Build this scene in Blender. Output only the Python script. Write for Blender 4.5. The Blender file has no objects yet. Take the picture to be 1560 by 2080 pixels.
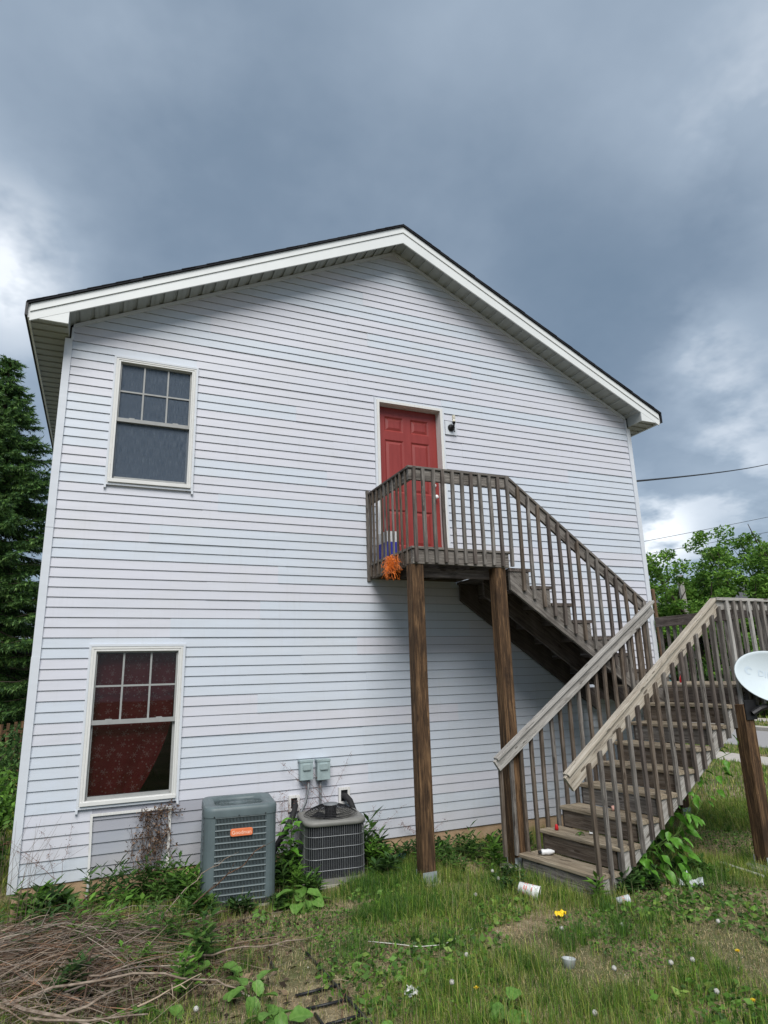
import bpy, bmesh, math, random
import numpy as np
from mathutils import Vector, Matrix
R = math.radians
rng = np.random.default_rng(11)
random.seed(5)
S = bpy.context.scene
col = S.collection

# ------------------------------------------------------------------ camera
FO, YAW, PIT, ROL = 1298.31, 0.4127, 0.2460, -0.0270
CAM = np.array([0.537, -7.255, 1.811])
fw = np.array([math.sin(YAW)*math.cos(PIT), math.cos(YAW)*math.cos(PIT), math.sin(PIT)])
r0 = np.array([math.cos(YAW), -math.sin(YAW), 0.0])
u0 = np.cross(r0, fw)
rt = r0*math.cos(ROL)+u0*math.sin(ROL)
up = -r0*math.sin(ROL)+u0*math.cos(ROL)
cd = bpy.data.cameras.new('camera')
cam = bpy.data.objects.new('camera', cd)
col.objects.link(cam)
cd.sensor_fit = 'VERTICAL'
cd.sensor_height = 36.0
cd.sensor_width = 27.0
cd.lens = FO/2080*36.0
cd.clip_start = 0.05
cd.clip_end = 2000
m = Matrix.Identity(4)
for i in range(3):
    m[i][0] = rt[i]; m[i][1] = up[i]; m[i][2] = -fw[i]; m[i][3] = CAM[i]
cam.matrix_world = m
S.camera = cam

def ray(px, py):
    return fw+rt*(px-780)/FO-up*(py-1040)/FO
def spot(px, py, z=-0.18):
    d = ray(px, py); t = (z-CAM[2])/d[2]
    return Vector(CAM+d*t)

# ------------------------------------------------------------------ world, sun, exposure
SUN_EL, SUN_AZ = R(50), R(196)      # azimuth measured from +Y towards +X: light comes from behind the camera
W = bpy.data.worlds.new('World'); S.world = W; W.use_nodes = True
nt = W.node_tree; nt.nodes.clear()
def wn(t, **k):
    n = nt.nodes.new(t)
    for a, b in k.items(): setattr(n, a, b)
    return n
def wl(a, b): nt.links.new(a, b)
def wmath(op, a, b=None, clamp=False):
    n = wn('ShaderNodeMath', operation=op, use_clamp=clamp)
    for i, v in enumerate((a, b)):
        if v is None: continue
        if isinstance(v, (int, float)): n.inputs[i].default_value = v
        else: wl(v, n.inputs[i])
    return n.outputs[0]
tc = wn('ShaderNodeTexCoord')
sep = wn('ShaderNodeSeparateXYZ'); wl(tc.outputs['Generated'], sep.inputs[0])
den = wmath('ADD', wmath('MAXIMUM', sep.outputs[2], 0.0), 0.30)
cx_ = wmath('DIVIDE', sep.outputs[0], den); cy_ = wmath('DIVIDE', sep.outputs[1], den)
cmb = wn('ShaderNodeCombineXYZ'); wl(cx_, cmb.inputs[0]); wl(cy_, cmb.inputs[1])
def noise(vec, scale, det, rough=0.5, dist=0.0, off=0.0):
    n = wn('ShaderNodeTexNoise'); n.inputs['Scale'].default_value = scale
    n.inputs['Detail'].default_value = det; n.inputs['Roughness'].default_value = rough
    n.inputs['Distortion'].default_value = dist
    mp = wn('ShaderNodeMapping'); mp.inputs['Location'].default_value = (off, off*0.7, off*0.3)
    wl(vec, mp.inputs[0]); wl(mp.outputs[0], n.inputs['Vector'])
    return n.outputs['Fac']
n1 = noise(cmb.outputs[0], 0.9, 2, 0.42, 0.0, 3.1)
n2 = noise(cmb.outputs[0], 2.6, 5, 0.55, 0.0, 7.7)
def blob(px, py, power, gain):
    d = ray(px, py); d = d/np.linalg.norm(d)
    dp = wn('ShaderNodeVectorMath', operation='DOT_PRODUCT')
    wl(tc.outputs['Generated'], dp.inputs[0]); dp.inputs[1].default_value = tuple(d)
    return wmath('MULTIPLY', wmath('POWER', wmath('MAXIMUM', dp.outputs['Value'], 0.0), power), gain)
# brightness 0..1 of the cloud deck: broad noise, lighter rifts low on the horizon and where thinner cloud shows
v = wmath('ADD', wmath('MULTIPLY', wmath('SUBTRACT', n1, 0.5), 0.62), 0.30)
v = wmath('ADD', v, wmath('MULTIPLY', wmath('SUBTRACT', n2, 0.5), 0.46))
hz = wmath('POWER', wmath('SUBTRACT', 1.0, wmath('MAXIMUM', sep.outputs[2], 0.0)), 9.0)
v = wmath('ADD', v, wmath('MULTIPLY', hz, 0.16))
v = wmath('ADD', v, wmath('MULTIPLY', wmath('POWER', wmath('MAXIMUM', sep.outputs[2], 0.0), 2.0), 0.24))
n3 = noise(cmb.outputs[0], 4.2, 5, 0.55, 0.0, 1.3)
edge = wmath('MULTIPLY', wmath('SUBTRACT', n3, 0.40), 6.0, True)
rift = None
for a in ((-20, 510, 210, 0.50), (1400, 690, 420, 0.28), (1480, 830, 380, 0.28), (1335, 1095, 420, 0.75), (1520, 1000, 300, 0.30), (1560, 230, 160, 0.26), (240, 40, 60, 0.10), (40, 640, 500, 0.25)):
    b = blob(*a); rift = b if rift is None else wmath('ADD', rift, b)
v = wmath('ADD', v, wmath('MULTIPLY', rift, wmath('ADD', wmath('MULTIPLY', edge, 0.75), 0.25)))
dk = None
for a in ((1150, 650, 60, -0.25), (560, 380, 60, -0.10), (1480, 480, 160, -0.10), (120, 280, 200, -0.06)):
    b = blob(*a); dk = b if dk is None else wmath('ADD', dk, b)
v = wmath('ADD', v, dk)
ramp = wn('ShaderNodeValToRGB'); wl(v, ramp.inputs[0])
el = ramp.color_ramp.elements
K = 5.0
def c10(r, g, b): return (r*K, g*K, b*K, 1)
el[0].position = 0.0; el[0].color = c10(.098, .150, .212)
el[1].position = 1.0; el[1].color = c10(.86, .89, .92)
for p, c in ((.25, (.158, .212, .280)), (.5, (.282, .345, .420)), (.75, (.54, .59, .65))):
    e = el.new(p); e.color = c10(*c)
sky = wn('ShaderNodeTexSky'); sky.sky_type = 'NISHITA'; sky.sun_disc = False
sky.sun_elevation = SUN_EL; sky.sun_rotation = SUN_AZ
mx = wn('ShaderNodeMix', data_type='RGBA'); mx.inputs['Factor'].default_value = 0.93
wl(sky.outputs[0], mx.inputs['A']); wl(ramp.outputs[0], mx.inputs['B'])
bg = wn('ShaderNodeBackground'); bg.inputs['Strength'].default_value = 0.10
wl(mx.outputs['Result'], bg.inputs['Color'])
W.cycles.sampling_method = 'NONE'
wo = wn('ShaderNodeOutputWorld'); wl(bg.outputs[0], wo.inputs[0])

sd = bpy.data.lights.new('sun', 'SUN'); sd.energy = 1.5; sd.angle = R(36); sd.color = (1.0, 0.97, 0.92)
so = bpy.data.objects.new('sun', sd); col.objects.link(so)
sdir = Vector((math.sin(SUN_AZ)*math.cos(SUN_EL), math.cos(SUN_AZ)*math.cos(SUN_EL), math.sin(SUN_EL)))
so.rotation_euler = sdir.to_track_quat('Z', 'Y').to_euler()
so.location = (0, -10, 20)
S.view_settings.view_transform = 'Standard'; S.view_settings.look = 'None'
S.view_settings.exposure = 1.4; S.view_settings.gamma = 1.0
S.view_settings.use_curve_mapping = False
S.cycles.max_bounces = 4; S.cycles.diffuse_bounces = 2; S.cycles.glossy_bounces = 2; S.cycles.transmission_bounces = 3; S.cycles.transparent_max_bounces = 8

# ------------------------------------------------------------------ materials
MAT = {}
class MB_:
    def __init__(s, name):
        s.m = bpy.data.materials.new(name); s.m.use_nodes = True; s.t = s.m.node_tree
        s.t.nodes.clear(); s.out = s.n('ShaderNodeOutputMaterial')
        MAT[name] = s.m
    def n(s, t, **k):
        x = s.t.nodes.new(t)
        for a, b in k.items(): setattr(x, a, b)
        return x
    def l(s, a, b): s.t.links.new(a, b)
    def val(s, inp, v):
        if isinstance(v, (int, float, tuple)): inp.default_value = v
        else: s.l(v, inp)
    def math(s, op, a, b=0.0, c=None, clamp=False):
        x = s.n('ShaderNodeMath', operation=op, use_clamp=clamp)
        s.val(x.inputs[0], a); s.val(x.inputs[1], b)
        if c is not None: s.val(x.inputs[2], c)
        return x.outputs[0]
    def coord(s, scale=(1, 1, 1), rnd=0.0, src='Object'):
        tcn = s.n('ShaderNodeTexCoord'); mp = s.n('ShaderNodeMapping')
        mp.inputs['Scale'].default_value = scale
        s.l(tcn.outputs[src], mp.inputs[0]); o = mp.outputs[0]
        if rnd:
            oi = s.n('ShaderNodeObjectInfo'); va = s.n('ShaderNodeVectorMath', operation='ADD')
            k = s.math('MULTIPLY', oi.outputs['Random'], rnd)
            s.l(o, va.inputs[0]); s.l(k, va.inputs[1]); o = va.outputs[0]
        return o
    def noise(s, vec, scale=5, det=4, rough=.55, dist=0):
        x = s.n('ShaderNodeTexNoise'); x.inputs['Scale'].default_value = scale
        x.inputs['Detail'].default_value = det; x.inputs['Roughness'].default_value = rough
        x.inputs['Distortion'].default_value = dist; s.l(vec, x.inputs['Vector'])
        return x.outputs['Fac']
    def ramp(s, f, stops):
        x = s.n('ShaderNodeValToRGB'); s.l(f, x.inputs[0]); e = x.color_ramp.elements
        e[0].position, e[0].color = stops[0][0], (*stops[0][1], 1)
        e[1].position, e[1].color = stops[-1][0], (*stops[-1][1], 1)
        for p, c in stops[1:-1]:
            q = e.new(p); q.color = (*c, 1)
        return x.outputs[0]
    def mix(s, f, a, b, mode='MIX'):
        x = s.n('ShaderNodeMix', data_type='RGBA', blend_type=mode)
        s.val(x.inputs['Factor'], f)
        for nme, v in (('A', a), ('B', b)):
            if isinstance(v, tuple): x.inputs[nme].default_value = (*v, 1)
            else: s.l(v, x.inputs[nme])
        return x.outputs['Result']
    def bsdf(s, colr, rough=.6, metal=0.0, spec=.5, bump=None, bstr=.2, bdist=.01, trans=0.0, subs=0.0):
        b = s.n('ShaderNodeBsdfPrincipled')
        if isinstance(colr, tuple): b.inputs['Base Color'].default_value = (*colr, 1)
        else: s.l(colr, b.inputs['Base Color'])
        s.val(b.inputs['Roughness'], rough); b.inputs['Metallic'].default_value = metal
        b.inputs['Specular IOR Level'].default_value = spec
        b.inputs['Transmission Weight'].default_value = trans
        if bump is not None:
            bp = s.n('ShaderNodeBump'); bp.inputs['Strength'].default_value = bstr
            bp.inputs['Distance'].default_value = bdist
            s.l(bump, bp.inputs['Height']); s.l(bp.outputs[0], b.inputs['Normal'])
        s.l(b.outputs[0], s.out.inputs[0])
        return b
    def rand(s): return s.n('ShaderNodeObjectInfo').outputs['Random']

def simple(name, c, rough=.6, metal=0.0, var=.12, scale=6.0, bstr=.05, spec=.4):
    M = MB_(name); v = M.noise(M.coord(rnd=20), scale, 5)
    c0 = tuple(x*(1-var) for x in c); c1 = tuple(min(1, x*(1+var)) for x in c)
    M.bsdf(M.ramp(v, [(.3, c0), (.7, c1)]), rough, metal, spec, v, bstr)
    return M.m

def siding_mat(name, ca, cb, dirt):
    M = MB_(name)
    r = M.rand()
    base = M.mix(M.math('GREATER_THAN', r, .55), ca, cb)
    base = M.mix(M.math('MULTIPLY', r, .35), base, tuple(x*.94 for x in ca))
    grain = M.noise(M.coord((2, 60, 60), 30), 3, 4, .6)
    stain = M.noise(M.coord((1.2, 1, 1.6)), 1.6, 5, .6)
    base = M.mix(M.math('MULTIPLY', M.math('SUBTRACT', stain, .45, clamp=True), dirt), base, (.50, .49, .46))
    drip = M.noise(M.coord((14, 1, .7)), 1.5, 3, .6)
    base = M.mix(M.math('MULTIPLY', M.math('SUBTRACT', drip, .56, clamp=True), dirt*1.1), base, (.40, .40, .40))
    geo = M.n('ShaderNodeNewGeometry'); sx = M.n('ShaderNodeSeparateXYZ'); M.l(geo.outputs['Position'], sx.inputs[0])
    splash = M.math('MULTIPLY', M.math('SUBTRACT', .55, sx.outputs[2], clamp=True), M.math('MULTIPLY', stain, .6))
    base = M.mix(splash, base, (.36, .35, .29))
    wv = M.noise(M.coord((.7, 1, 3.0)), 2.2, 2, .5)
    hh = M.math('ADD', M.math('MULTIPLY', grain, .08), wv)
    M.bsdf(base, .45, 0, .4, hh, .35, .012)
siding_mat('vinyl siding', (.528, .572, .640), (.572, .570, .628), .7)
siding_mat('grey siding', (.320, .338, .388), (.330, .332, .372), .6)
simple('sheathing', (.10, .085, .07), .9)  # dark tone puts the shade inside the siding slots into the colour
simple('white aluminium', (.70, .72, .72), .42, 0, .04, 3)
simple('soffit vinyl', (.33, .35, .34), .55, 0, .06, 4)  # white soffit, with the shade under the overhang put into its greenish grey
M = MB_('trim white')
c = M.coord((1, 1, 1), 10); w_ = M.noise(M.coord((30, 30, 2), 10), 4, 5, .7)
M.bsdf(M.ramp(w_, [(.25, (.45, .41, .36)), (.42, (.62, .61, .59)), (.6, (.68, .68, .67))]), .55, 0, .3, w_, .1, .003)
simple('window vinyl', (.66, .66, .645), .4, 0, .05, 8)
simple('sash grey', (.30, .305, .30), .5, 0, .08, 20)
simple('shingle', (.018, .019, .024), .95, 0, .4, 60, .6)
M = MB_('foundation')
v1 = M.noise(M.coord((1, 1, 1)), 5, 6, .65); v2 = M.noise(M.coord((1, 1, 1)), 45, 3)
M.bsdf(M.ramp(v1, [(.25, (.26, .17, .10)), (.5, (.42, .29, .18)), (.75, (.50, .38, .26))]), .9, 0, .2, v2, .4, .01)
M = MB_('red door')
g = M.noise(M.coord((8, 8, .8)), 3, 5, .6); sc_ = M.noise(M.coord((40, 40, 2.5)), 2, 4, .7, 1.5)
b_ = M.ramp(g, [(.3, (.215, .026, .022)), (.7, (.262, .036, .031))])
b_ = M.mix(M.math('GREATER_THAN', sc_, .735), b_, (.52, .30, .25))
M.bsdf(b_, .42, 0, .45, g, .05)

def wood(name, stops, rv=.25, dark=(.035, .028, .024), darkamt=.7, bs=.5):
    M = MB_(name)
    vec = M.coord((1.3, 22, 22), 40)
    g = M.noise(vec, 2.2, 6, .62, .8)
    fine = M.noise(M.coord((5, 140, 140), 40), 2, 3, .6)
    base = M.ramp(g, stops)
    base = M.mix(.35, base, M.ramp(fine, [(.3, tuple(x*.55 for x in stops[0][1])), (.7, stops[-1][1])]))
    big = M.noise(M.coord((2.2, 5, 5), 55), 1.5, 4, .6)
    base = M.mix(M.math('MULTIPLY', M.math('SUBTRACT', big, .50, clamp=True), darkamt*4, clamp=True), base, dark)
    # drying cracks along the grain
    ck = M.noise(M.coord((.9, 42, 42), 90), 1.6, 3, .55, .6)
    crack = M.math('LESS_THAN', M.math('ABSOLUTE', M.math('SUBTRACT', ck, .5)), .010)
    gate = M.math('GREATER_THAN', M.noise(M.coord((1.5, 7, 7), 33), 1.4, 2), .52)
    crack = M.math('MULTIPLY', crack, gate)
    base = M.mix(M.math('MULTIPLY', crack, .85), base, (.012, .009, .008))
    # knots
    vo = M.n('ShaderNodeTexVoronoi'); vo.inputs['Scale'].default_value = 1.0
    M.l(M.coord((3.2, 11, 11), 70), vo.inputs['Vector'])
    kn = M.math('LESS_THAN', vo.outputs['Distance'], .13)
    base = M.mix(M.math('MULTIPLY', kn, .75), base, (.03, .018, .012))
    r = M.rand()
    base = M.mix(M.math('MULTIPLY', r, rv), base, tuple(x*.5 for x in stops[1][1]))
    hsum = M.math('SUBTRACT', M.math('ADD', M.math('MULTIPLY', g, .7), M.math('MULTIPLY', fine, .3)), M.math('MULTIPLY', crack, .8))
    M.bsdf(base, .85, 0, .2, hsum, bs, .006)
wood('weathered wood', [(.39, (.075, .066, .060)), (.5, (.190, .172, .155)), (.62, (.330, .305, .280))], .55, (.040, .032, .028))
wood('dark weathered wood', [(.39, (.060, .048, .042)), (.5, (.120, .098, .086)), (.62, (.190, .165, .150))], .5, (.030, .022, .020))
wood('brown weathered wood', [(.39, (.060, .042, .032)), (.5, (.150, .115, .085)), (.62, (.240, .205, .175))], .45, (.035, .024, .018))
wood('post wood', [(.39, (.022, .014, .010)), (.5, (.072, .040, .022)), (.62, (.235, .140, .072))], .2, (.028, .018, .013), .9)
wood('pale wood', [(.39, (.300, .250, .195)), (.5, (.460, .405, .330)), (.62, (.560, .515, .445))], .15, (.25, .21, .17), .35)
wood('bleached wood', [(.39, (.260, .245, .225)), (.5, (.410, .390, .365)), (.62, (.520, .505, .480))], .2, (.20, .18, .16), .3)
wood('tread wood', [(.39, (.170, .128, .086)), (.5, (.330, .268, .192)), (.62, (.460, .395, .300))], .25, (.10, .072, .05), .5)

simple('black metal', (.018, .018, .020), .45, .3, .3, 15)
simple('dark coil', (.022, .024, .028), .6, .2, .4, 60)
simple('unit green', (.100, .130, .138), .48, 0, .14, 6)
simple('unit inner', (.016, .018, .020), .7, 0, .3, 30)
simple('unit beige', (.18, .178, .165), .5, 0, .10, 8)
simple('wire grey', (.30, .31, .32), .4, .5, .1, 20)
simple('badge orange', (.72, .20, .085), .45, 0, .08, 10)
simple('badge lettering', (.90, .62, .48), .5, 0, .05, 10)
simple('box grey', (.34, .42, .43), .5, .2, .14, 14)
simple('conduit grey', (.16, .17, .18), .5, .1, .2, 10)
simple('pipe black', (.015, .015, .016), .8, 0, .4, 30, .4)
simple('concrete', (.33, .31, .28), .95, 0, .2, 12, .4)
simple('asphalt', (.30, .29, .29), .95, 0, .1, 40, .3)
simple('sidewalk', (.42, .39, .35), .95, 0, .12, 8, .3)
simple('galvanized', (.42, .47, .50), .45, .5, .2, 20)
simple('dish grey', (.55, .62, .66), .38, 0, .03, 4)
simple('dish lettering', (.50, .58, .65), .4, 0, .03, 4)
simple('plastic white', (.80, .80, .80), .3, 0, .05, 8)
simple('plastic clear', (.55, .58, .60), .25, 0, .1, 8)
simple('plastic tub', (.40, .43, .43), .35, 0, .15, 8)
simple('print red', (.62, .20, .19), .4, 0, .1, 20)
simple('plastic red', (.58, .02, .025), .3, 0, .08, 10)
simple('plastic pink', (.75, .42, .34), .35, 0, .08, 10)
simple('plastic blue', (.045, .05, .42), .3, 0, .15, 8)
simple('plastic teal', (.02, .24, .26), .4, 0, .15, 8)
simple('sky blue plastic', (.06, .38, .58), .35, 0, .2, 12)
simple('bulb', (.82, .78, .62), .25, 0, .05, 10)
simple('fibre orange', (.90, .20, .02), .55, 0, .25, 30)
simple('petal yellow', (.82, .56, .02), .6, 0, .15, 20)
simple('seed fluff', (.52, .51, .47), .95, 0, .15, 40)
simple('rope white', (.62, .61, .56), .85, 0, .25, 40)
simple('cable black', (.012, .012, .014), .6)
simple('beige stucco', (.42, .33, .21), .9, 0, .1, 4)
simple('far white', (.72, .73, .74), .6, 0, .04, 2)
simple('far roof', (.10, .10, .11), .9, 0, .2, 5)
simple('rust', (.14, .085, .05), .8, .2, .3, 12)
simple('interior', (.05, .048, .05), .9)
def twig_mat(name, c0, c1):
    M = MB_(name); g = M.noise(M.coord((6, 6, 6), 9), 4, 4)
    g2 = M.noise(M.coord((1, 1, 1), 5), 38, 4, .7)
    M.bsdf(M.mix(M.math('MULTIPLY', g2, .8), M.ramp(g, [(.36, c0), (.64, c1)]), c0), .9, 0, .15, g2, .7, .006)
twig_mat('twig', (.10, .07, .052), (.28, .215, .165))
twig_mat('branch bark', (.17, .125, .095), (.40, .335, .27))
twig_mat('bark', (.045, .035, .028), (.13, .105, .085))
twig_mat('dead vine', (.055, .032, .022), (.19, .12, .08))
twig_mat('red sprig', (.13, .045, .03), (.24, .12, .085))
twig_mat('stem green', (.07, .13, .03), (.12, .19, .05))

def leafmat(name, c0, c1, rough=.5, attr=False, trans=.35):
    M = MB_(name)
    if attr:
        a = M.n('ShaderNodeAttribute', attribute_name='Col'); colr = a.outputs['Color']
    else:
        g = M.noise(M.coord((1, 1, 1), 30), 14, 3)
        colr = M.mix(M.rand(), M.ramp(g, [(.3, c0), (.7, c1)]), tuple(x*.72 for x in c0))
    b = M.n('ShaderNodeBsdfPrincipled'); M.l(colr, b.inputs['Base Color'])
    b.inputs['Roughness'].default_value = rough; b.inputs['Specular IOR Level'].default_value = .3
    t = M.n('ShaderNodeBsdfTranslucent'); M.l(colr, t.inputs['Color'])
    mxs = M.n('ShaderNodeMixShader'); mxs.inputs[0].default_value = trans
    M.l(b.outputs[0], mxs.inputs[1]); M.l(t.outputs[0], mxs.inputs[2]); M.l(mxs.outputs[0], M.out.inputs[0])
leafmat('leaf attr', None, None, .55, True)
def veinleaf(name, c0, c1, cv, rough):
    M = MB_(name); vec = M.coord((1, 1, 1)); sp = M.n('ShaderNodeSeparateXYZ'); M.l(vec, sp.inputs[0])
    g = M.noise(M.coord((1, 1, 1), 30), 5, 4); dmg = M.noise(M.coord((1, 1, 1), 60), 7, 4, .65)
    c = M.ramp(g, [(.35, c0), (.65, c1)]); ay = M.math('ABSOLUTE', sp.outputs[1])
    mid = M.math('LESS_THAN', ay, .013)
    sv_ = M.math('LESS_THAN', M.math('ABSOLUTE', M.math('SINE', M.math('MULTIPLY', M.math('SUBTRACT', sp.outputs[0], M.math('MULTIPLY', ay, .9)), 26.0))), .10)
    c = M.mix(M.math('MULTIPLY', M.math('MAXIMUM', mid, M.math('MULTIPLY', sv_, .55)), .55), c, cv)
    c = M.mix(M.math('MULTIPLY', M.math('GREATER_THAN', dmg, .70), .7), c, (.20, .15, .06))
    c = M.mix(M.math('MULTIPLY', M.rand(), .45), c, tuple(x*.5 for x in c0))
    b = M.n('ShaderNodeBsdfPrincipled'); M.l(c, b.inputs['Base Color']); b.inputs['Roughness'].default_value = rough; b.inputs['Specular IOR Level'].default_value = .3
    t = M.n('ShaderNodeBsdfTranslucent'); M.l(c, t.inputs['Color']); mxs = M.n('ShaderNodeMixShader'); mxs.inputs[0].default_value = .3
    M.l(b.outputs[0], mxs.inputs[1]); M.l(t.outputs[0], mxs.inputs[2]); M.l(mxs.outputs[0], M.out.inputs[0])
veinleaf('burdock leaf', (.110, .245, .042), (.180, .350, .070), (.26, .40, .14), .5)
veinleaf('ovate leaf', (.085, .240, .024), (.155, .380, .045), (.22, .42, .10), .4)
leafmat('weed leaf', (.045, .120, .024), (.085, .190, .040))

M = MB_('ground soil')
a1 = M.noise(M.coord((1, 1, 1)), 1.1, 6, .6); a2 = M.noise(M.coord((1, 1, 1)), 9, 6, .7); a3 = M.noise(M.coord((1, 1, 1)), 70, 3, .6)
g1 = M.ramp(a2, [(.34, (.085, .062, .038)), (.5, (.300, .230, .140)), (.64, (.540, .435, .290))])
g2 = M.ramp(a2, [(.35, (.050, .070, .018)), (.65, (.130, .150, .045))])
gm = M.mix(M.math('MULTIPLY', M.math('SUBTRACT', a1, .40, clamp=True), 5.0, clamp=True), g1, g2)
M.bsdf(M.mix(.35, gm, M.ramp(a3, [(.3, (.06, .05, .035)), (.7, (.30, .26, .19))])), .98, 0, .1, a3, .8, .03)

M = MB_('window glass')
tr = M.n('ShaderNodeBsdfTransparent'); tr.inputs[0].default_value = (.80, .84, .84, 1)
gl = M.n('ShaderNodeBsdfGlossy'); gl.inputs['Roughness'].default_value = .02
fr = M.n('ShaderNodeFresnel'); fr.inputs['IOR'].default_value = 1.45
ms = M.n('ShaderNodeMixShader'); M.l(M.math('MULTIPLY', fr.outputs[0], .85, clamp=True), ms.inputs[0])
M.l(tr.outputs[0], ms.inputs[1]); M.l(gl.outputs[0], ms.inputs[2]); M.l(ms.outputs[0], M.out.inputs[0])
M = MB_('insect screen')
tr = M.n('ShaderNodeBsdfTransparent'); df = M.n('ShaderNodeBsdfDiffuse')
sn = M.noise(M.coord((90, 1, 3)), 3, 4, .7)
M.l(M.ramp(sn, [(.38, (.070, .098, .140)), (.62, (.165, .200, .250))]), df.inputs[0])  # brightened blue of the mesh stands in for sky reflected in the panes
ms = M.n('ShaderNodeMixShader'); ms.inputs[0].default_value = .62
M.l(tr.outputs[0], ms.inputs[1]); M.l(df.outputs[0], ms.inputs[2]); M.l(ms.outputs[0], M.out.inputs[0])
# curtain cloth with pale printed snowflakes
M = MB_('red snowflake cloth')
vec = M.coord((1, 1, 1)); sxx = M.n('ShaderNodeSeparateXYZ'); M.l(vec, sxx.inputs[0])
cm = M.n('ShaderNodeCombineXYZ'); M.l(sxx.outputs[0], cm.inputs[0]); M.l(sxx.outputs[2], cm.inputs[1])
def flakes(scale, rad, armw, rnd):
    vo = M.n('ShaderNodeTexVoronoi', voronoi_dimensions='2D'); vo.inputs['Scale'].default_value = scale
    vo.inputs['Randomness'].default_value = rnd
    M.l(cm.outputs[0], vo.inputs['Vector'])
    sb = M.n('ShaderNodeVectorMath', operation='SUBTRACT'); M.l(cm.outputs[0], sb.inputs[0]); M.l(vo.outputs['Position'], sb.inputs[1])
    ln = M.n('ShaderNodeVectorMath', operation='LENGTH'); M.l(sb.outputs[0], ln.inputs[0]); r = ln.outputs['Value']
    s2 = M.n('ShaderNodeSeparateXYZ'); M.l(sb.outputs[0], s2.inputs[0])
    th = M.math('ARCTAN2', s2.outputs[1], s2.outputs[0])
    arm = M.math('LESS_THAN', M.math('MULTIPLY', M.math('ABSOLUTE', M.math('SINE', M.math('MULTIPLY', th, 3.0))), r), armw)
    return M.math('MULTIPLY', arm, M.math('LESS_THAN', r, rad))
f1 = flakes(8.0, .030, .008, .7); f2 = flakes(17.0, .008, .02, 1.0)
fl = M.math('MAXIMUM', f1, f2)
cw = M.noise(M.coord((60, 60, 60)), 4, 3)
cb = M.ramp(cw, [(.3, (.17, .013, .018)), (.7, (.215, .020, .025))])
M.bsdf(M.mix(M.math('MULTIPLY', fl, .24), cb, (.60, .45, .43)), .9, 0, .1)

# ------------------------------------------------------------------ helpers
def props(o, label=None, cat=None, group=None, kind=None):
    if label: o['label'] = label
    if cat: o['category'] = cat
    if group: o['group'] = group
    if kind: o['kind'] = kind
    return o
def empty(name, loc=(0, 0, 0), rz=0.0, parent=None, label=None, cat=None, group=None):
    o = bpy.data.objects.new(name, None); col.objects.link(o)
    o.empty_display_size = .1
    o.location = loc; o.rotation_euler = (0, 0, rz)
    if parent: o.parent = parent
    return props(o, label, cat, group)
def mesh(name, verts, faces, mat, parent=None, smooth=False):
    me = bpy.data.meshes.new(name); me.from_pydata([tuple(v) for v in verts], [], faces)
    if smooth: me.polygons.foreach_set('use_smooth', [True]*len(me.polygons))
    if isinstance(mat, str): mat = MAT[mat]
    me.materials.append(mat); me.update()
    o = bpy.data.objects.new(name, me); col.objects.link(o)
    if parent: o.parent = parent
    return o
def npmesh(name, V, F, mat, parent=None, C=None, smooth=False):
    """big mesh from numpy: V (n,3), F (m,3) triangles, C (n,3) colour"""
    me = bpy.data.meshes.new(name)
    V = np.asarray(V, np.float32); F = np.asarray(F, np.int32)
    me.vertices.add(len(V)); me.vertices.foreach_set('co', V.ravel())
    me.loops.add(F.size); me.loops.foreach_set('vertex_index', F.ravel())
    me.polygons.add(len(F)); me.polygons.foreach_set('loop_start', np.arange(0, F.size, 3, dtype=np.int32))
    if smooth: me.polygons.foreach_set('use_smooth', np.ones(len(F), bool))
    me.materials.append(MAT[mat]); me.update(calc_edges=True)
    if C is not None:
        at = me.attributes.new('Col', 'FLOAT_COLOR', 'POINT')
        at.data.foreach_set('color', np.concatenate([C, np.ones((len(C), 1))], 1).astype(np.float32).ravel())
    o = bpy.data.objects.new(name, me); col.objects.link(o)
    if parent: o.parent = parent
    return o
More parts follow.
